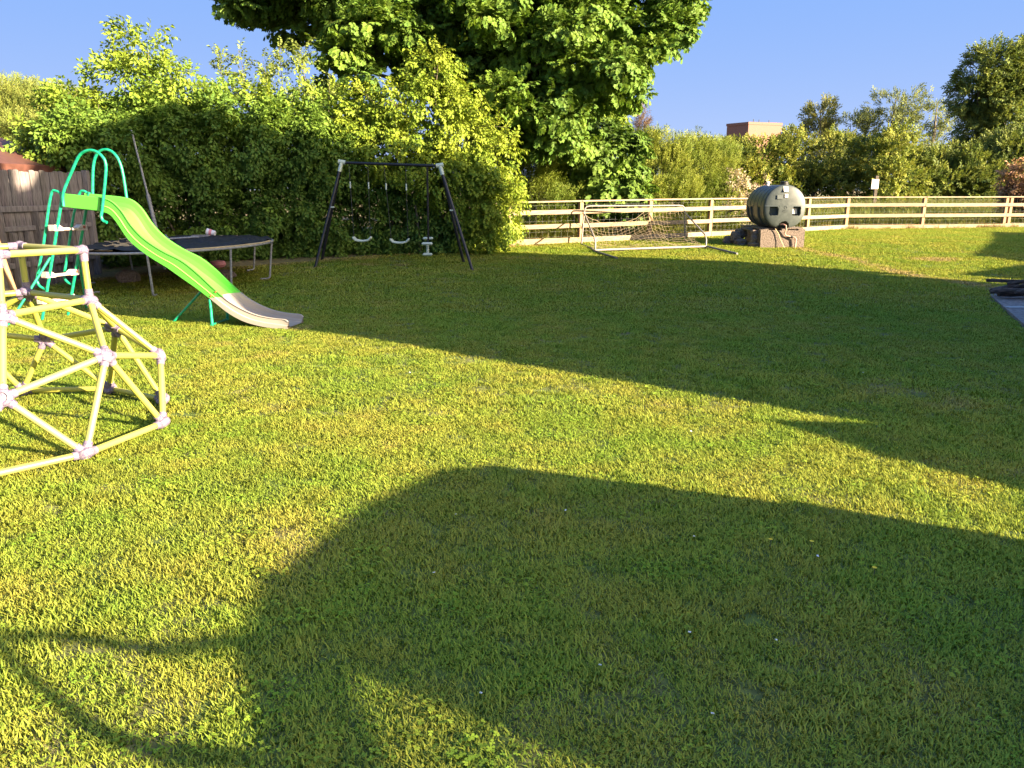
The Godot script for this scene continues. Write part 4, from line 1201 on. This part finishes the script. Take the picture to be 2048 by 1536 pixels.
# ---------------------------------------------------------------- swings
func build_swings() -> void:
	var TL := V(-3.2, 2.08, 15.0)
	var TR := V(-1.32, 2.01, 14.65)
	var t := thing("swing_frame", "black metal swing frame with pale mint corner joints", "swing frame", V(-2.3, 0.19, 14.85))
	var mb := MB.new()
	mb.tube([TL, TR], 0.028, 10)
	part("crossbar", mb, M.dark_metal, t)
	for q in [[TL, V(-3.7, 0.15, 14.52), -1.0], [TL, V(-3.8, 0.2, 15.46), -1.0], [TR, V(-0.72, 0.13, 14.17), 1.0], [TR, V(-0.94, 0.19, 15.13), 1.0]]:
		mb = MB.new()
		var a: Vector3 = q[0]
		var b: Vector3 = q[1]
		mb.tube([a.lerp(b, 0.04), b], 0.028, 10)
		var leg := part("leg", mb, M.dark_metal, t)
		mb = MB.new()
		mb.tube([a.lerp(b, 0.0), a.lerp(b, 0.085)], [0.038, 0.032], 10)
		part("corner_sleeve", mb, M.mint_plastic, leg)
		if b.z > -15.0:
			mb = MB.new()
			var m := a.lerp(b, 0.42)
			mb.box(Transform3D(Basis(), m + Vector3(-q[2] * 0.04, 0, 0)), Vector3(0.07, 0.025, 0.05), 0.004)
			part("clip", mb, M.mint_plastic, leg)
	for e in [[TL, -0.06], [TR, 0.06]]:
		mb = MB.new()
		mb.tube([e[0] + Vector3(e[1], 0.02, 0), e[0] + Vector3(-e[1] * 1.2, 0.0, 0)], 0.042, 10)
		part("corner_cap", mb, M.mint_plastic, t)
	var g := 0
	for q in [[-3.02, 0.67, -2.69, "left of the two mint seat swings hanging from the black frame", -3.06], [-2.31, 0.635, -1.97, "mint seat swing hanging between the other seat and the glider", -2.38]]:
		var s := thing("seat_swing", q[3], "swing", V((q[0] + q[2]) * 0.5, q[1], 14.87), "mint seat swings")
		mb = MB.new()
		var p := []
		for i in 9:
			var u := i / 8.0 * 2.0 - 1.0
			p.append(V(lerpf(q[0], q[2], i / 8.0), q[1] + 0.035 * u * u - 0.035 + 0.03 * smoothstep(0.75, 1.0, absf(u)), 14.87))
		for i in 8:
			var hw := 0.07
			for z: float in [-1.0, 1.0]:
				pass
			var a: Vector3 = p[i]
			var b: Vector3 = p[i + 1]
			var up := Vector3(0, 0.014, 0)
			var zz := Vector3(0, 0, hw)
			mb.quad(a + up - zz, b + up - zz, b + up + zz, a + up + zz, Vector3.UP)
			mb.quad(a - up - zz, b - up - zz, b - up + zz, a - up + zz, Vector3.DOWN)
			mb.quad(a + up + zz, b + up + zz, b - up + zz, a - up + zz, Vector3.BACK)
			mb.quad(a + up - zz, b + up - zz, b - up - zz, a - up - zz, Vector3.FORWARD)
		for e: Vector3 in [p[0], p[8]]: mb.box(Transform3D(Basis(), e), Vector3(0.03, 0.045, 0.15), 0.01)
		for z: float in [-0.07, 0.07]:
			var edge := []
			for e: Vector3 in p: edge.append(e + Vector3(0, 0.004, z))
			mb.tube(edge, 0.018, 8)
		part("seat", mb, M.mint_plastic, s)
		var k := 0
		for x: float in [q[0] + 0.01, q[2] - 0.01]:
			var bx: float = q[4] if k == 0 else x + 0.01
			var top := TL.lerp(TR, (bx - TL.x) / (TR.x - TL.x)) - Vector3(0, 0.03, 0)
			mb = MB.new()
			mb.tube([top, V(x, q[1] + 0.02, 14.87)], 0.006, 5)
			var ch := part("rope", mb, M.chain, s)
			mb = MB.new()
			var gp := top.lerp(V(x, q[1], 14.87), 0.27)
			mb.tube([gp + Vector3(0, 0.06, 0), gp - Vector3(0, 0.06, 0)], 0.014, 8)
			part("grip", mb, M.mint_plastic, ch)
			k += 1
		g += 1
	var s := thing("glider_swing", "double seat glider swing hanging at the right of the frame", "swing", V(-1.59, 0.6, 14.85))
	mb = MB.new()
	var gt := TL.lerp(TR, (-1.56 - TL.x) / (TR.x - TL.x))
	mb.tube([gt, V(-1.59, 0.66, 14.83)], 0.02, 8)
	part("hanger_bar", mb, M.dark_metal, s)
	for q in [[-1.63, 0.67, 15.15, 0.2], [-1.585, 0.61, 14.55, 0.2]]:
		mb = MB.new()
		mb.box(Transform3D(Basis(), V(q[0], q[1], q[2])), Vector3(q[3], 0.05, 0.14), 0.02)
		part("seat", mb, M.mint_plastic, s)
	mb = MB.new()
	mb.tube([V(-1.59, 0.6, 14.55), V(-1.62, 0.66, 15.15)], 0.016, 8)
	part("cross_beam", mb, M.dark_metal, s)
	mb = MB.new()
	mb.box(Transform3D(Basis(), V(-1.6, 0.40, 14.7)), Vector3(0.18, 0.05, 0.14), 0.02)
	part("footrest", mb, M.mint_plastic, s)
	mb = MB.new()
	var pr := []
	for i in 13: pr.append(Vector2(0.018 + 0.012 * (i % 2), i * 0.016))
	mb.lathe(Transform3D(Basis(), V(-1.595, 0.41, 14.7)), pr, 10)
	part("ribbed_post", mb, M.mint_plastic, s)

# ---------------------------------------------------------------- goal
func build_goal() -> void:
	var t := thing("football_goal", "old white painted tube football goal with torn net by the fence", "goal", V(3, 0.3, 17.6))
	var LB := V(1.61, 0.36, 18.05)
	var LT := V(1.66, 1.22, 18.08)
	var RT := V(4.10, 1.22, 18.78)
	var RB := V(4.17, 0.38, 18.81)
	var LF := V(1.77, 0.31, 16.54)
	var RF := V(4.29, 0.34, 17.21)
	var run := func(called: String, pts: Array, r: float, m: Material) -> void:
		var mb := MB.new()
		mb.tube(pts, r, 8)
		part(called, mb, m, t)
	run.call("upright", [LB, LT + Vector3(0.0, -0.14, 0)], 0.018, M.goal_paint)
	run.call("upright", [RB, RT + Vector3(0.02, -0.14, 0)], 0.018, M.goal_paint)
	var p := [LT + Vector3(0, -0.14, 0), LT + Vector3(0.015, -0.05, 0), LT + Vector3(0.06, -0.01, -0.01), LT + Vector3(0.15, 0.0, -0.03), RT + Vector3(-0.12, 0.0, 0.03), RT + Vector3(-0.04, -0.01, 0.01), RT + Vector3(0.005, -0.05, 0), RT + Vector3(0.02, -0.14, 0)]
	run.call("crossbar", p, 0.018, M.goal_paint)
	run.call("side_stay", [LT + Vector3(0.01, -0.18, 0), LF + Vector3(-0.02, 0.3, -0.1), LF + Vector3(0, 0.2, 0.0), LF], 0.018, M.goal_paint)
	run.call("side_stay", [RT + Vector3(0.02, -0.16, 0), RF + Vector3(-0.01, 0.28, -0.12), RF + Vector3(0, 0.18, -0.01), RF], 0.018, M.goal_paint)
	run.call("ground_bar", [LF + Vector3(0, 0.03, 0), RF + Vector3(0, 0.03, 0)], 0.024, M.goal_paint)
	run.call("side_rail", [LB, V(1.75, 0.335, 17.0), LF], 0.02, M.bare_bar)
	run.call("side_rail", [RB, RF], 0.02, M.bare_bar)
	run.call("loose_bar", [LF + Vector3(0, 0.01, 0.0), V(2.1, 0.26, 15.5)], 0.02, M.bare_bar)
	run.call("loose_bar", [RF + Vector3(0.02, 0.03, 0.0), V(4.67, 0.30, 16.1)], 0.022, M.bare_bar)
	# net: sags from the crossbar on the right and has come off on the left
	var mb := MB.new()
	var pos := func(u: float, w: float) -> Vector3:
		var sagt := 0.30 * sin(PI * clampf(u / 0.62, 0, 1)) + 0.16 * (1.0 - u)
		var top := LT.lerp(RT, u) + Vector3(0, -0.02 - sagt, 0.1 * sin(PI * u))
		var bot := LF.lerp(RF, u) + Vector3(0, 0.03, -0.02)
		var q := top.lerp(bot, w)
		q.y -= 0.28 * sin(PI * w) * (0.6 + 0.4 * sin(u * 9.0))
		q.z -= 0.25 * sin(PI * w)
		q.y = maxf(q.y, ground(-q.z) + 0.02)
		return q + Vector3(nz.get_noise_2d(u * 90.0, w * 60.0), nz.get_noise_2d(u * 90.0 + 400.0, w * 60.0), 0) * 0.05
	for i in 27:
		var c := []
		for k in 15: c.append(pos.call(i / 26.0, k / 14.0))
		mb.tube(c, 0.0027, 3, false)
	for k in 15:
		var c := []
		for i in 27: c.append(pos.call(i / 26.0, k / 14.0))
		mb.tube(c, 0.0027 if k > 0 else 0.006, 3, false)
	# right end of the net
	for i in 9:
		var c := []
		var top := RT.lerp(RB, i / 8.0)
		for k in 7:
			var q := (RT + Vector3(0, -0.05, 0)).lerp(RB, i / 8.0).lerp(RT.lerp(RF, i / 8.0) + Vector3(-0.1, -0.05 * i / 8.0, 0), k / 6.0)
			q.y = maxf(q.y, ground(-q.z) + 0.02)
			c.append(q)
		mb.tube(c, 0.0028, 3, false)
	part("net", mb, M.net_cord, t).set_meta("kind", "stuff")

# ---------------------------------------------------------------- oil tank on its plinth
func build_tank() -> void:
	var zf := -17.35
	var len := 1.55
	var cx := 6.0
	var y0 := 0.765
	var t := thing("oil_tank", "dark green ribbed plastic oil tank on a concrete block plinth", "tank", Vector3(cx, y0, zf - 0.7))
	var R := 0.462
	var outline := func(a: float) -> Vector2:     # a from the top, clockwise; upper half round, lower half squarer
		var d := Vector2(sin(a), cos(a))
		var q := d * R
		if d.y < 0: q = Vector2(signf(d.x) * pow(absf(d.x), 0.72) * R * (1.0 - 0.09 * d.y * d.y), -pow(absf(d.y), 0.8) * R * 1.02)
		return q + Vector2(0, R)
	var N := 64
	var mb := MB.new()
	var ring := func(z: float, s: float, rec: bool) -> Array:
		var o := []
		for k in N:
			var a := TAU * k / N
			var q: Vector2 = outline.call(a)
			q = Vector2(q.x * s, (q.y - R) * s + R)
			if rec and q.y < R * 0.92 and q.y > 0.04: q.x *= 0.9
			o.append(Vector3(cx + q.x, y0 + q.y, z))
		return o
	var zs := [[0.0, 0.985, false], [0.03, 1.0, false], [0.16, 1.0, false], [0.175, 0.98, false], [0.2, 0.98, false], [0.215, 1.0, false]]
	var z := 0.215
	for i in 4:
		var rec := i == 0 or i == 2 or i == 3
		zs.append_array([[z + 0.03, 1.0, false], [z + 0.035, 1.0, rec], [z + 0.2, 1.0, rec], [z + 0.205, 1.0, false], [z + 0.22, 1.0, false], [z + 0.232, 0.98, false], [z + 0.25, 0.98, false], [z + 0.262, 1.0, false]])
		z += 0.262
	zs.append_array([[z + 0.06, 0.98, false], [z + 0.12, 0.8, false], [z + 0.16, 0.3, false], [z + 0.165, 0.01, false]])
	var rings := []
	for q in zs: rings.append(ring.call(zf - q[0], q[1], q[2]))
	for i in rings.size() - 1:
		for k in N:
			var k2 := (k + 1) % N
			var a: Vector3 = rings[i][k]
			var out := a - Vector3(cx, y0 + R, a.z)
			mb.quad(a, rings[i][k2], rings[i + 1][k2], rings[i + 1][k], out)
	part("shell", mb, M.tank_plastic, t)
	# domed front with two hand pockets and an outlet hollow
	mb = MB.new()
	var face := func(x: float, y: float, q: float) -> float:
		var d := 0.085 * sqrt(maxf(0.0, 1.0 - q * q * 0.985))
		if y > R * 1.02: d += 0.0
		else: d += 0.012
		for sx: float in [-1.0, 1.0]:
			if absf(x - sx * 0.25) < 0.09 and absf(y - 0.36) < 0.082: d -= 0.1
		if Vector2(x, (y - 0.02) * 0.8).length() < 0.1: d -= 0.16
		return d
	var J := 46
	var pos := func(j: int, k: int) -> Vector3:
		var q := float(j) / J
		var o: Vector2 = outline.call(TAU * (k % 96) / 96.0) - Vector2(0, R)
		o = o * q * 0.985 + Vector2(0, R)
		return Vector3(cx + o.x, y0 + o.y, zf + face.call(o.x, o.y, q))
	for j in J:
		for k in 96:
			var a: Vector3 = pos.call(j, k)
			var b: Vector3 = pos.call(j + 1, k)
			var c: Vector3 = pos.call(j + 1, k + 1)
			var d: Vector3 = pos.call(j, k + 1)
			if j > 0: mb.quad(a, b, c, d, Vector3.BACK)
			else: mb.ftri(a, b, c, Vector3.BACK)
	part("front", mb, M.tank_plastic, t)
	mb = MB.new()
	mb.lathe(Transform3D(Basis(), Vector3(cx + 0.05, y0 + 2 * R - 0.02, zf - 0.28)), [Vector2(0.1, 0), Vector2(0.1, 0.045), Vector2(0.085, 0.05), Vector2(0.085, 0.085), Vector2(0.07, 0.095), Vector2(0, 0.1)], 20)
	part("filler_cap", mb, M.black_plastic, t)
	mb = MB.new()
	mb.lathe(Transform3D(Basis(), Vector3(cx - 0.1, y0 + 2 * R - 0.02, zf - 0.95)), [Vector2(0.03, 0), Vector2(0.03, 0.05), Vector2(0.045, 0.055), Vector2(0.04, 0.09), Vector2(0, 0.1)], 12)
	part("vent", mb, M.white_paper, t)
	for q in [[-0.02, 0.835, 0.1, 0.125, "label_paper", "label"], [-0.005, 0.69, 0.07, 0.075, "label_paper", "label"], [-0.14, 0.665, 0.125, 0.085, "plaque", "plaque"], [0.235, 0.36, 0.1, 0.115, "label_paper", "label"]]:
		mb = MB.new()
		var a := -0.5 if q[1] > 0.8 else -0.12
		var fz: float = face.call(q[0], q[1], minf(0.98, Vector2(q[0], q[1] - R).length() / R))
		mb.box(Transform3D(Basis(Vector3.RIGHT, a), Vector3(cx + q[0], y0 + q[1], zf + fz + 0.012)), Vector3(q[2], q[3], 0.004))
		part(q[5], mb, M[q[4]], t)
	# embossed mark: a small ring over two short arcs
	mb = MB.new()
	var em := []
	for k in 9: em.append(Vector3(cx - 0.005 + 0.03 * cos(TAU * k / 8.0), y0 + 0.44 + 0.03 * sin(TAU * k / 8.0), zf + 0.1))
	mb.tube(em, 0.004, 5)
	for dy: float in [0.39, 0.36]:
		em = []
		for k in 7: em.append(Vector3(cx - 0.06 + 0.02 * k, y0 + dy - 0.012 * (1.0 - pow((k - 3) / 3.0, 2)), zf + 0.1))
		mb.tube(em, 0.004, 5)
	part("embossed_mark", mb, M.tank_plastic, t)
	# plinth
	var pl := thing("tank_plinth", "rough concrete block plinth under the oil tank", "plinth", Vector3(cx, 0.33, zf - 0.7))
	mb = MB.new()
	var o := [[-0.48, 0.27], [-0.5, 0.72], [-0.33, 0.745], [-0.33, 0.715], [-0.03, 0.71], [-0.03, 0.745], [0.09, 0.745], [0.1, 0.712], [0.33, 0.71], [0.34, 0.745], [0.48, 0.74], [0.48, 0.27]]
	var pp := []
	for q in o: pp.append(Vector3(cx + q[0], q[1], zf + 0.06))
	mb.prism(pp, Vector3(0, 0, -0.16))
	part("front_slab", mb, M.block, pl)
	mb = MB.new()
	mb.box(Transform3D(Basis(), Vector3(cx, 0.745, zf - 0.82)), Vector3(1.0, 0.03, 1.4), 0.006)
	part("top_slab", mb, M.block, pl)
	for q in [[0.24, 0.5, 0.5, 0.42, 1.3], [-0.3, 0.5, 0.25, 0.42, 1.1]]:
		mb = MB.new()
		mb.box(Transform3D(Basis(), Vector3(cx + q[0], 0.5, zf - 0.8)), Vector3(q[2], q[3], q[4]), 0.01)
		part("block", mb, M.block, pl)
	var n := 0
	for q in [[-0.55, 0.36, -0.12, 0.14, 0.09, 0.1], [-0.58, 0.5, -0.15, 0.09, 0.13, 0.09], [-0.56, 0.66, -0.2, 0.09, 0.06, 0.1], [-0.75, 0.4, -0.5, 0.16, 0.1, 0.14], [-0.85, 0.52, -0.65, 0.13, 0.15, 0.12], [-0.7, 0.6, -0.75, 0.14, 0.12, 0.15], [-0.62, 0.72, -0.6, 0.1, 0.03, 0.3], [-0.98, 0.42, -0.8, 0.12, 0.12, 0.12]]:
		var st := thing("rubble_stone", ["squat reddish stone at the front left foot of the tank plinth", "upright stone leaning on the plinth corner under the tank", "grey stone wedged under the front left edge of the tank", "flat dark stone in the rubble left of the tank plinth", "tall brown stone at the left of the rubble heap", "rounded stone behind the rubble heap beneath the tank side", "thin slab poking out under the tank's left side", "outermost small stone left of the tank rubble"][n], "stone", Vector3(cx + q[0], q[1] - q[4], zf + q[2]), "rubble stones beside the tank plinth")
		part("stone", rock(Vector3(cx + q[0], q[1], zf + q[2]), Vector3(q[3], q[4], q[5]), n + 5), M.block, st)
		n += 1
	# fuel hose and stakes on the front of the plinth
	var h := thing("fuel_hose", "pinkish fuel hose drooping from the tank outlet down the plinth", "hose", Vector3(cx + 0.1, 0.4, zf + 0.1))
	mb = MB.new()
	mb.tube([Vector3(cx - 0.06, 0.84, zf + 0.02), Vector3(cx - 0.03, 0.845, zf + 0.1), Vector3(cx + 0.02, 0.82, zf + 0.14), Vector3(cx + 0.03, 0.74, zf + 0.14), Vector3(cx + 0.02, 0.66, zf + 0.1), Vector3(cx + 0.05, 0.6, zf + 0.1), Vector3(cx + 0.13, 0.585, zf + 0.11), Vector3(cx + 0.19, 0.575, zf + 0.1)], 0.014, 8)
	mb.tube([Vector3(cx + 0.19, 0.575, zf + 0.1), Vector3(cx + 0.23, 0.565, zf + 0.13), Vector3(cx + 0.27, 0.54, zf + 0.12), Vector3(cx + 0.275, 0.4, zf + 0.11), Vector3(cx + 0.26, 0.3, zf + 0.12)], 0.017, 8)
	part("tube", mb, M.hose, h)
	mb = MB.new()
	mb.tube([Vector3(cx + 0.16, 0.58, zf + 0.1), Vector3(cx + 0.2, 0.57, zf + 0.1)], 0.028, 8)
	part("coupling", mb, M.dark_metal, h)
	h = thing("cable", "thin pale cable running down the front of the tank plinth", "cable", Vector3(cx, 0.4, zf + 0.1))
	mb = MB.new()
	mb.tube([Vector3(cx - 0.2, 0.75, zf + 0.1), Vector3(cx - 0.13, 0.66, zf + 0.1), Vector3(cx - 0.06, 0.5, zf + 0.11), Vector3(cx + 0.04, 0.3, zf + 0.16)], 0.009, 6)
	part("cord", mb, M.cream_edge, h)

# ---------------------------------------------------------------- concrete pad, wood heap
func build_pad() -> void:
	var mb := MB.new()
	var o := [V(7.65, 0, 12.5), V(14.0, 0, 12.5), V(14.0, 0, -4), V(0.26, 0, -4)]
	for i in 4: o[i].y = -0.08
	mb.prism(o, Vector3(0, 0.12, 0))
	setting("concrete_pad", mb, M.concrete)
	mb = MB.new()
	mb.box(Transform3D(Basis(Vector3.UP, 0.05), V(9.2, 0.046, 10.48)), Vector3(5.0, 0.008, 0.14))
	setting("pad_joint_strip", mb, M.pale_concrete)
	var long := thing("long_beam", "long dark straight beam jutting out over the lawn from the wood heap", "beam", V(8.2, 0.2, 11.9))
	mb = MB.new()
	mb.box(Transform3D(), Vector3(1.5, 0.05, 0.06), 0.004)
	var lb := part("timber", mb, M.charred, long, true)
	lb.transform = Transform3D(along(V(7.45, 0.2, 12.15), V(8.9, 0.19, 11.7)).basis, V(8.2, 0.2, 11.92) - long.position)
	var n := 0
	for q in [[7.6, 11.6, 0.10, 0.3, 0.5, 0.2], [7.45, 11.3, 0.1, -0.2, 0.45, 0.15], [7.7, 11.25, 0.12, 0.5, 0.55, 0.1], [7.95, 11.5, 0.16, -0.5, 0.6, 0.35], [7.85, 11.2, 0.24, 0.7, 0.5, 0.5], [8.1, 11.3, 0.2, 0.1, 0.7, 0.2], [8.25, 11.7, 0.28, -0.8, 0.6, 0.7], [8.4, 11.4, 0.34, 0.4, 0.6, 0.9], [8.0, 11.75, 0.12, 0.9, 0.5, 0.1], [8.55, 11.6, 0.2, 0.2, 0.8, 0.3], [8.3, 11.15, 0.12, -0.3, 0.6, 0.15], [7.75, 11.45, 0.22, -0.9, 0.4, 0.4], [8.6, 11.3, 0.4, -0.6, 0.6, 0.6], [7.62, 11.38, 0.05, 0.05, 0.5, 0.0], [8.1, 11.5, 0.05, 0.4, 0.9, 0.0], [8.5, 11.2, 0.06, 0.1, 0.8, 0.0], [8.4, 11.9, 0.1, -0.3, 0.7, 0.1]]:
		var lg := thing("charred_log", "short dark charred log heaped on the concrete pad", "log", V(q[0] - 0.22, q[2] + 0.06, q[1] - 0.1), "charred logs heaped on the concrete pad")
		mb = MB.new()
		var g := rnd(0.7, 1.6)
		mb.col = Color(g, g, g)
		var L: float = q[4]
		var r := rnd(0.03, 0.055)
		mb.tube([Vector3(-L / 2, 0, 0), Vector3(-L / 6, rnd(-0.01, 0.01), 0), Vector3(L / 6, rnd(-0.01, 0.01), 0), Vector3(L / 2, 0, 0)], [r * rnd(0.5, 1.0), r, r * 0.95, r * rnd(0.4, 0.9)], 6)
		var w := part("wood", mb, M.charred, lg, true)
		w.basis = Basis(Vector3.UP, q[3]) * Basis(Vector3.BACK, q[5] * 0.7)
		n += 1

# ---------------------------------------------------------------- small things
func build_small() -> void:
	var t := thing("notice_post", "white notice fixed to a brown post beyond the rail fence", "sign", V(15.55, 0.4, 34))
	var mb := MB.new()
	mb.box(Transform3D(Basis(), V(15.6, 1.22, 34)), Vector3(0.13, 1.85, 0.1), 0.008)
	part("post", mb, M.bark, t)
	mb = MB.new()
	mb.box(Transform3D(Basis(Vector3.UP, 0.1), V(15.52, 1.8, 33.92)), Vector3(0.32, 0.4, 0.02), 0.003)
	part("panel", mb, M.label_paper, t)
	# fallen petals, buttercups
	for q in [[0.27, 3.6], [-0.33, 2.95], [0.65, 2.5], [-0.28, 3.55], [0.95, 2.45], [1.05, 5.9], [1.9, 6.9], [0.3, 2.3], [-0.1, 2.15], [1.35, 3.1], [-0.9, 6.6], [1.6, 8.2], [2.4, 7.5], [0.1, 7.8], [-2.35, 4.35], [0.62, 2.05], [2.9, 8.8], [1.2, 4.9], [0.85, 3.3], [3.1, 6.6]]:
		var p := thing("fallen_petal", "small white petal lying on the mown lawn", "petal", V(q[0], 0.03, q[1]), "white petals on the lawn")
		mb = MB.new()
		var a := rnd(0, TAU)
		var d := Vector3(cos(a), 0.15, sin(a)) * 0.008
		var s := Vector3(-sin(a), 0.1, cos(a)) * 0.006
		mb.quad(-d, s, d, -s, Vector3.UP)
		mb.ftri(s, d, s * 0.5 + d * 0.5 + Vector3(0, 0.004, 0), Vector3.UP)
		part("petal_blade", mb, M.petal, p, true)
	for q in [[1.18, 3.22], [1.36, 3.2], [1.53, 2.95]]:
		var p := thing("buttercup", "tiny yellow buttercup flower in the shaded lawn", "flower", V(q[0], 0.0, q[1]), "buttercups in the lawn")
		mb = MB.new()
		for k in 5:
			var a := TAU * k / 5.0
			var d := Vector3(cos(a), 0.35, sin(a)) * 0.011
			var s := Vector3(-sin(a), 0, cos(a)) * 0.006
			mb.quad(Vector3(0, 0.05, 0), Vector3(0, 0.05, 0) + d * 0.6 + s, Vector3(0, 0.05, 0) + d, Vector3(0, 0.05, 0) + d * 0.6 - s, Vector3.UP)
		part("flower_head", mb, M.buttercup, p, true)
		mb = MB.new()
		mb.tube([Vector3.ZERO, Vector3(0.002, 0.05, 0)], 0.0012, 4)
		part("stalk", mb, M.stem, p, true)
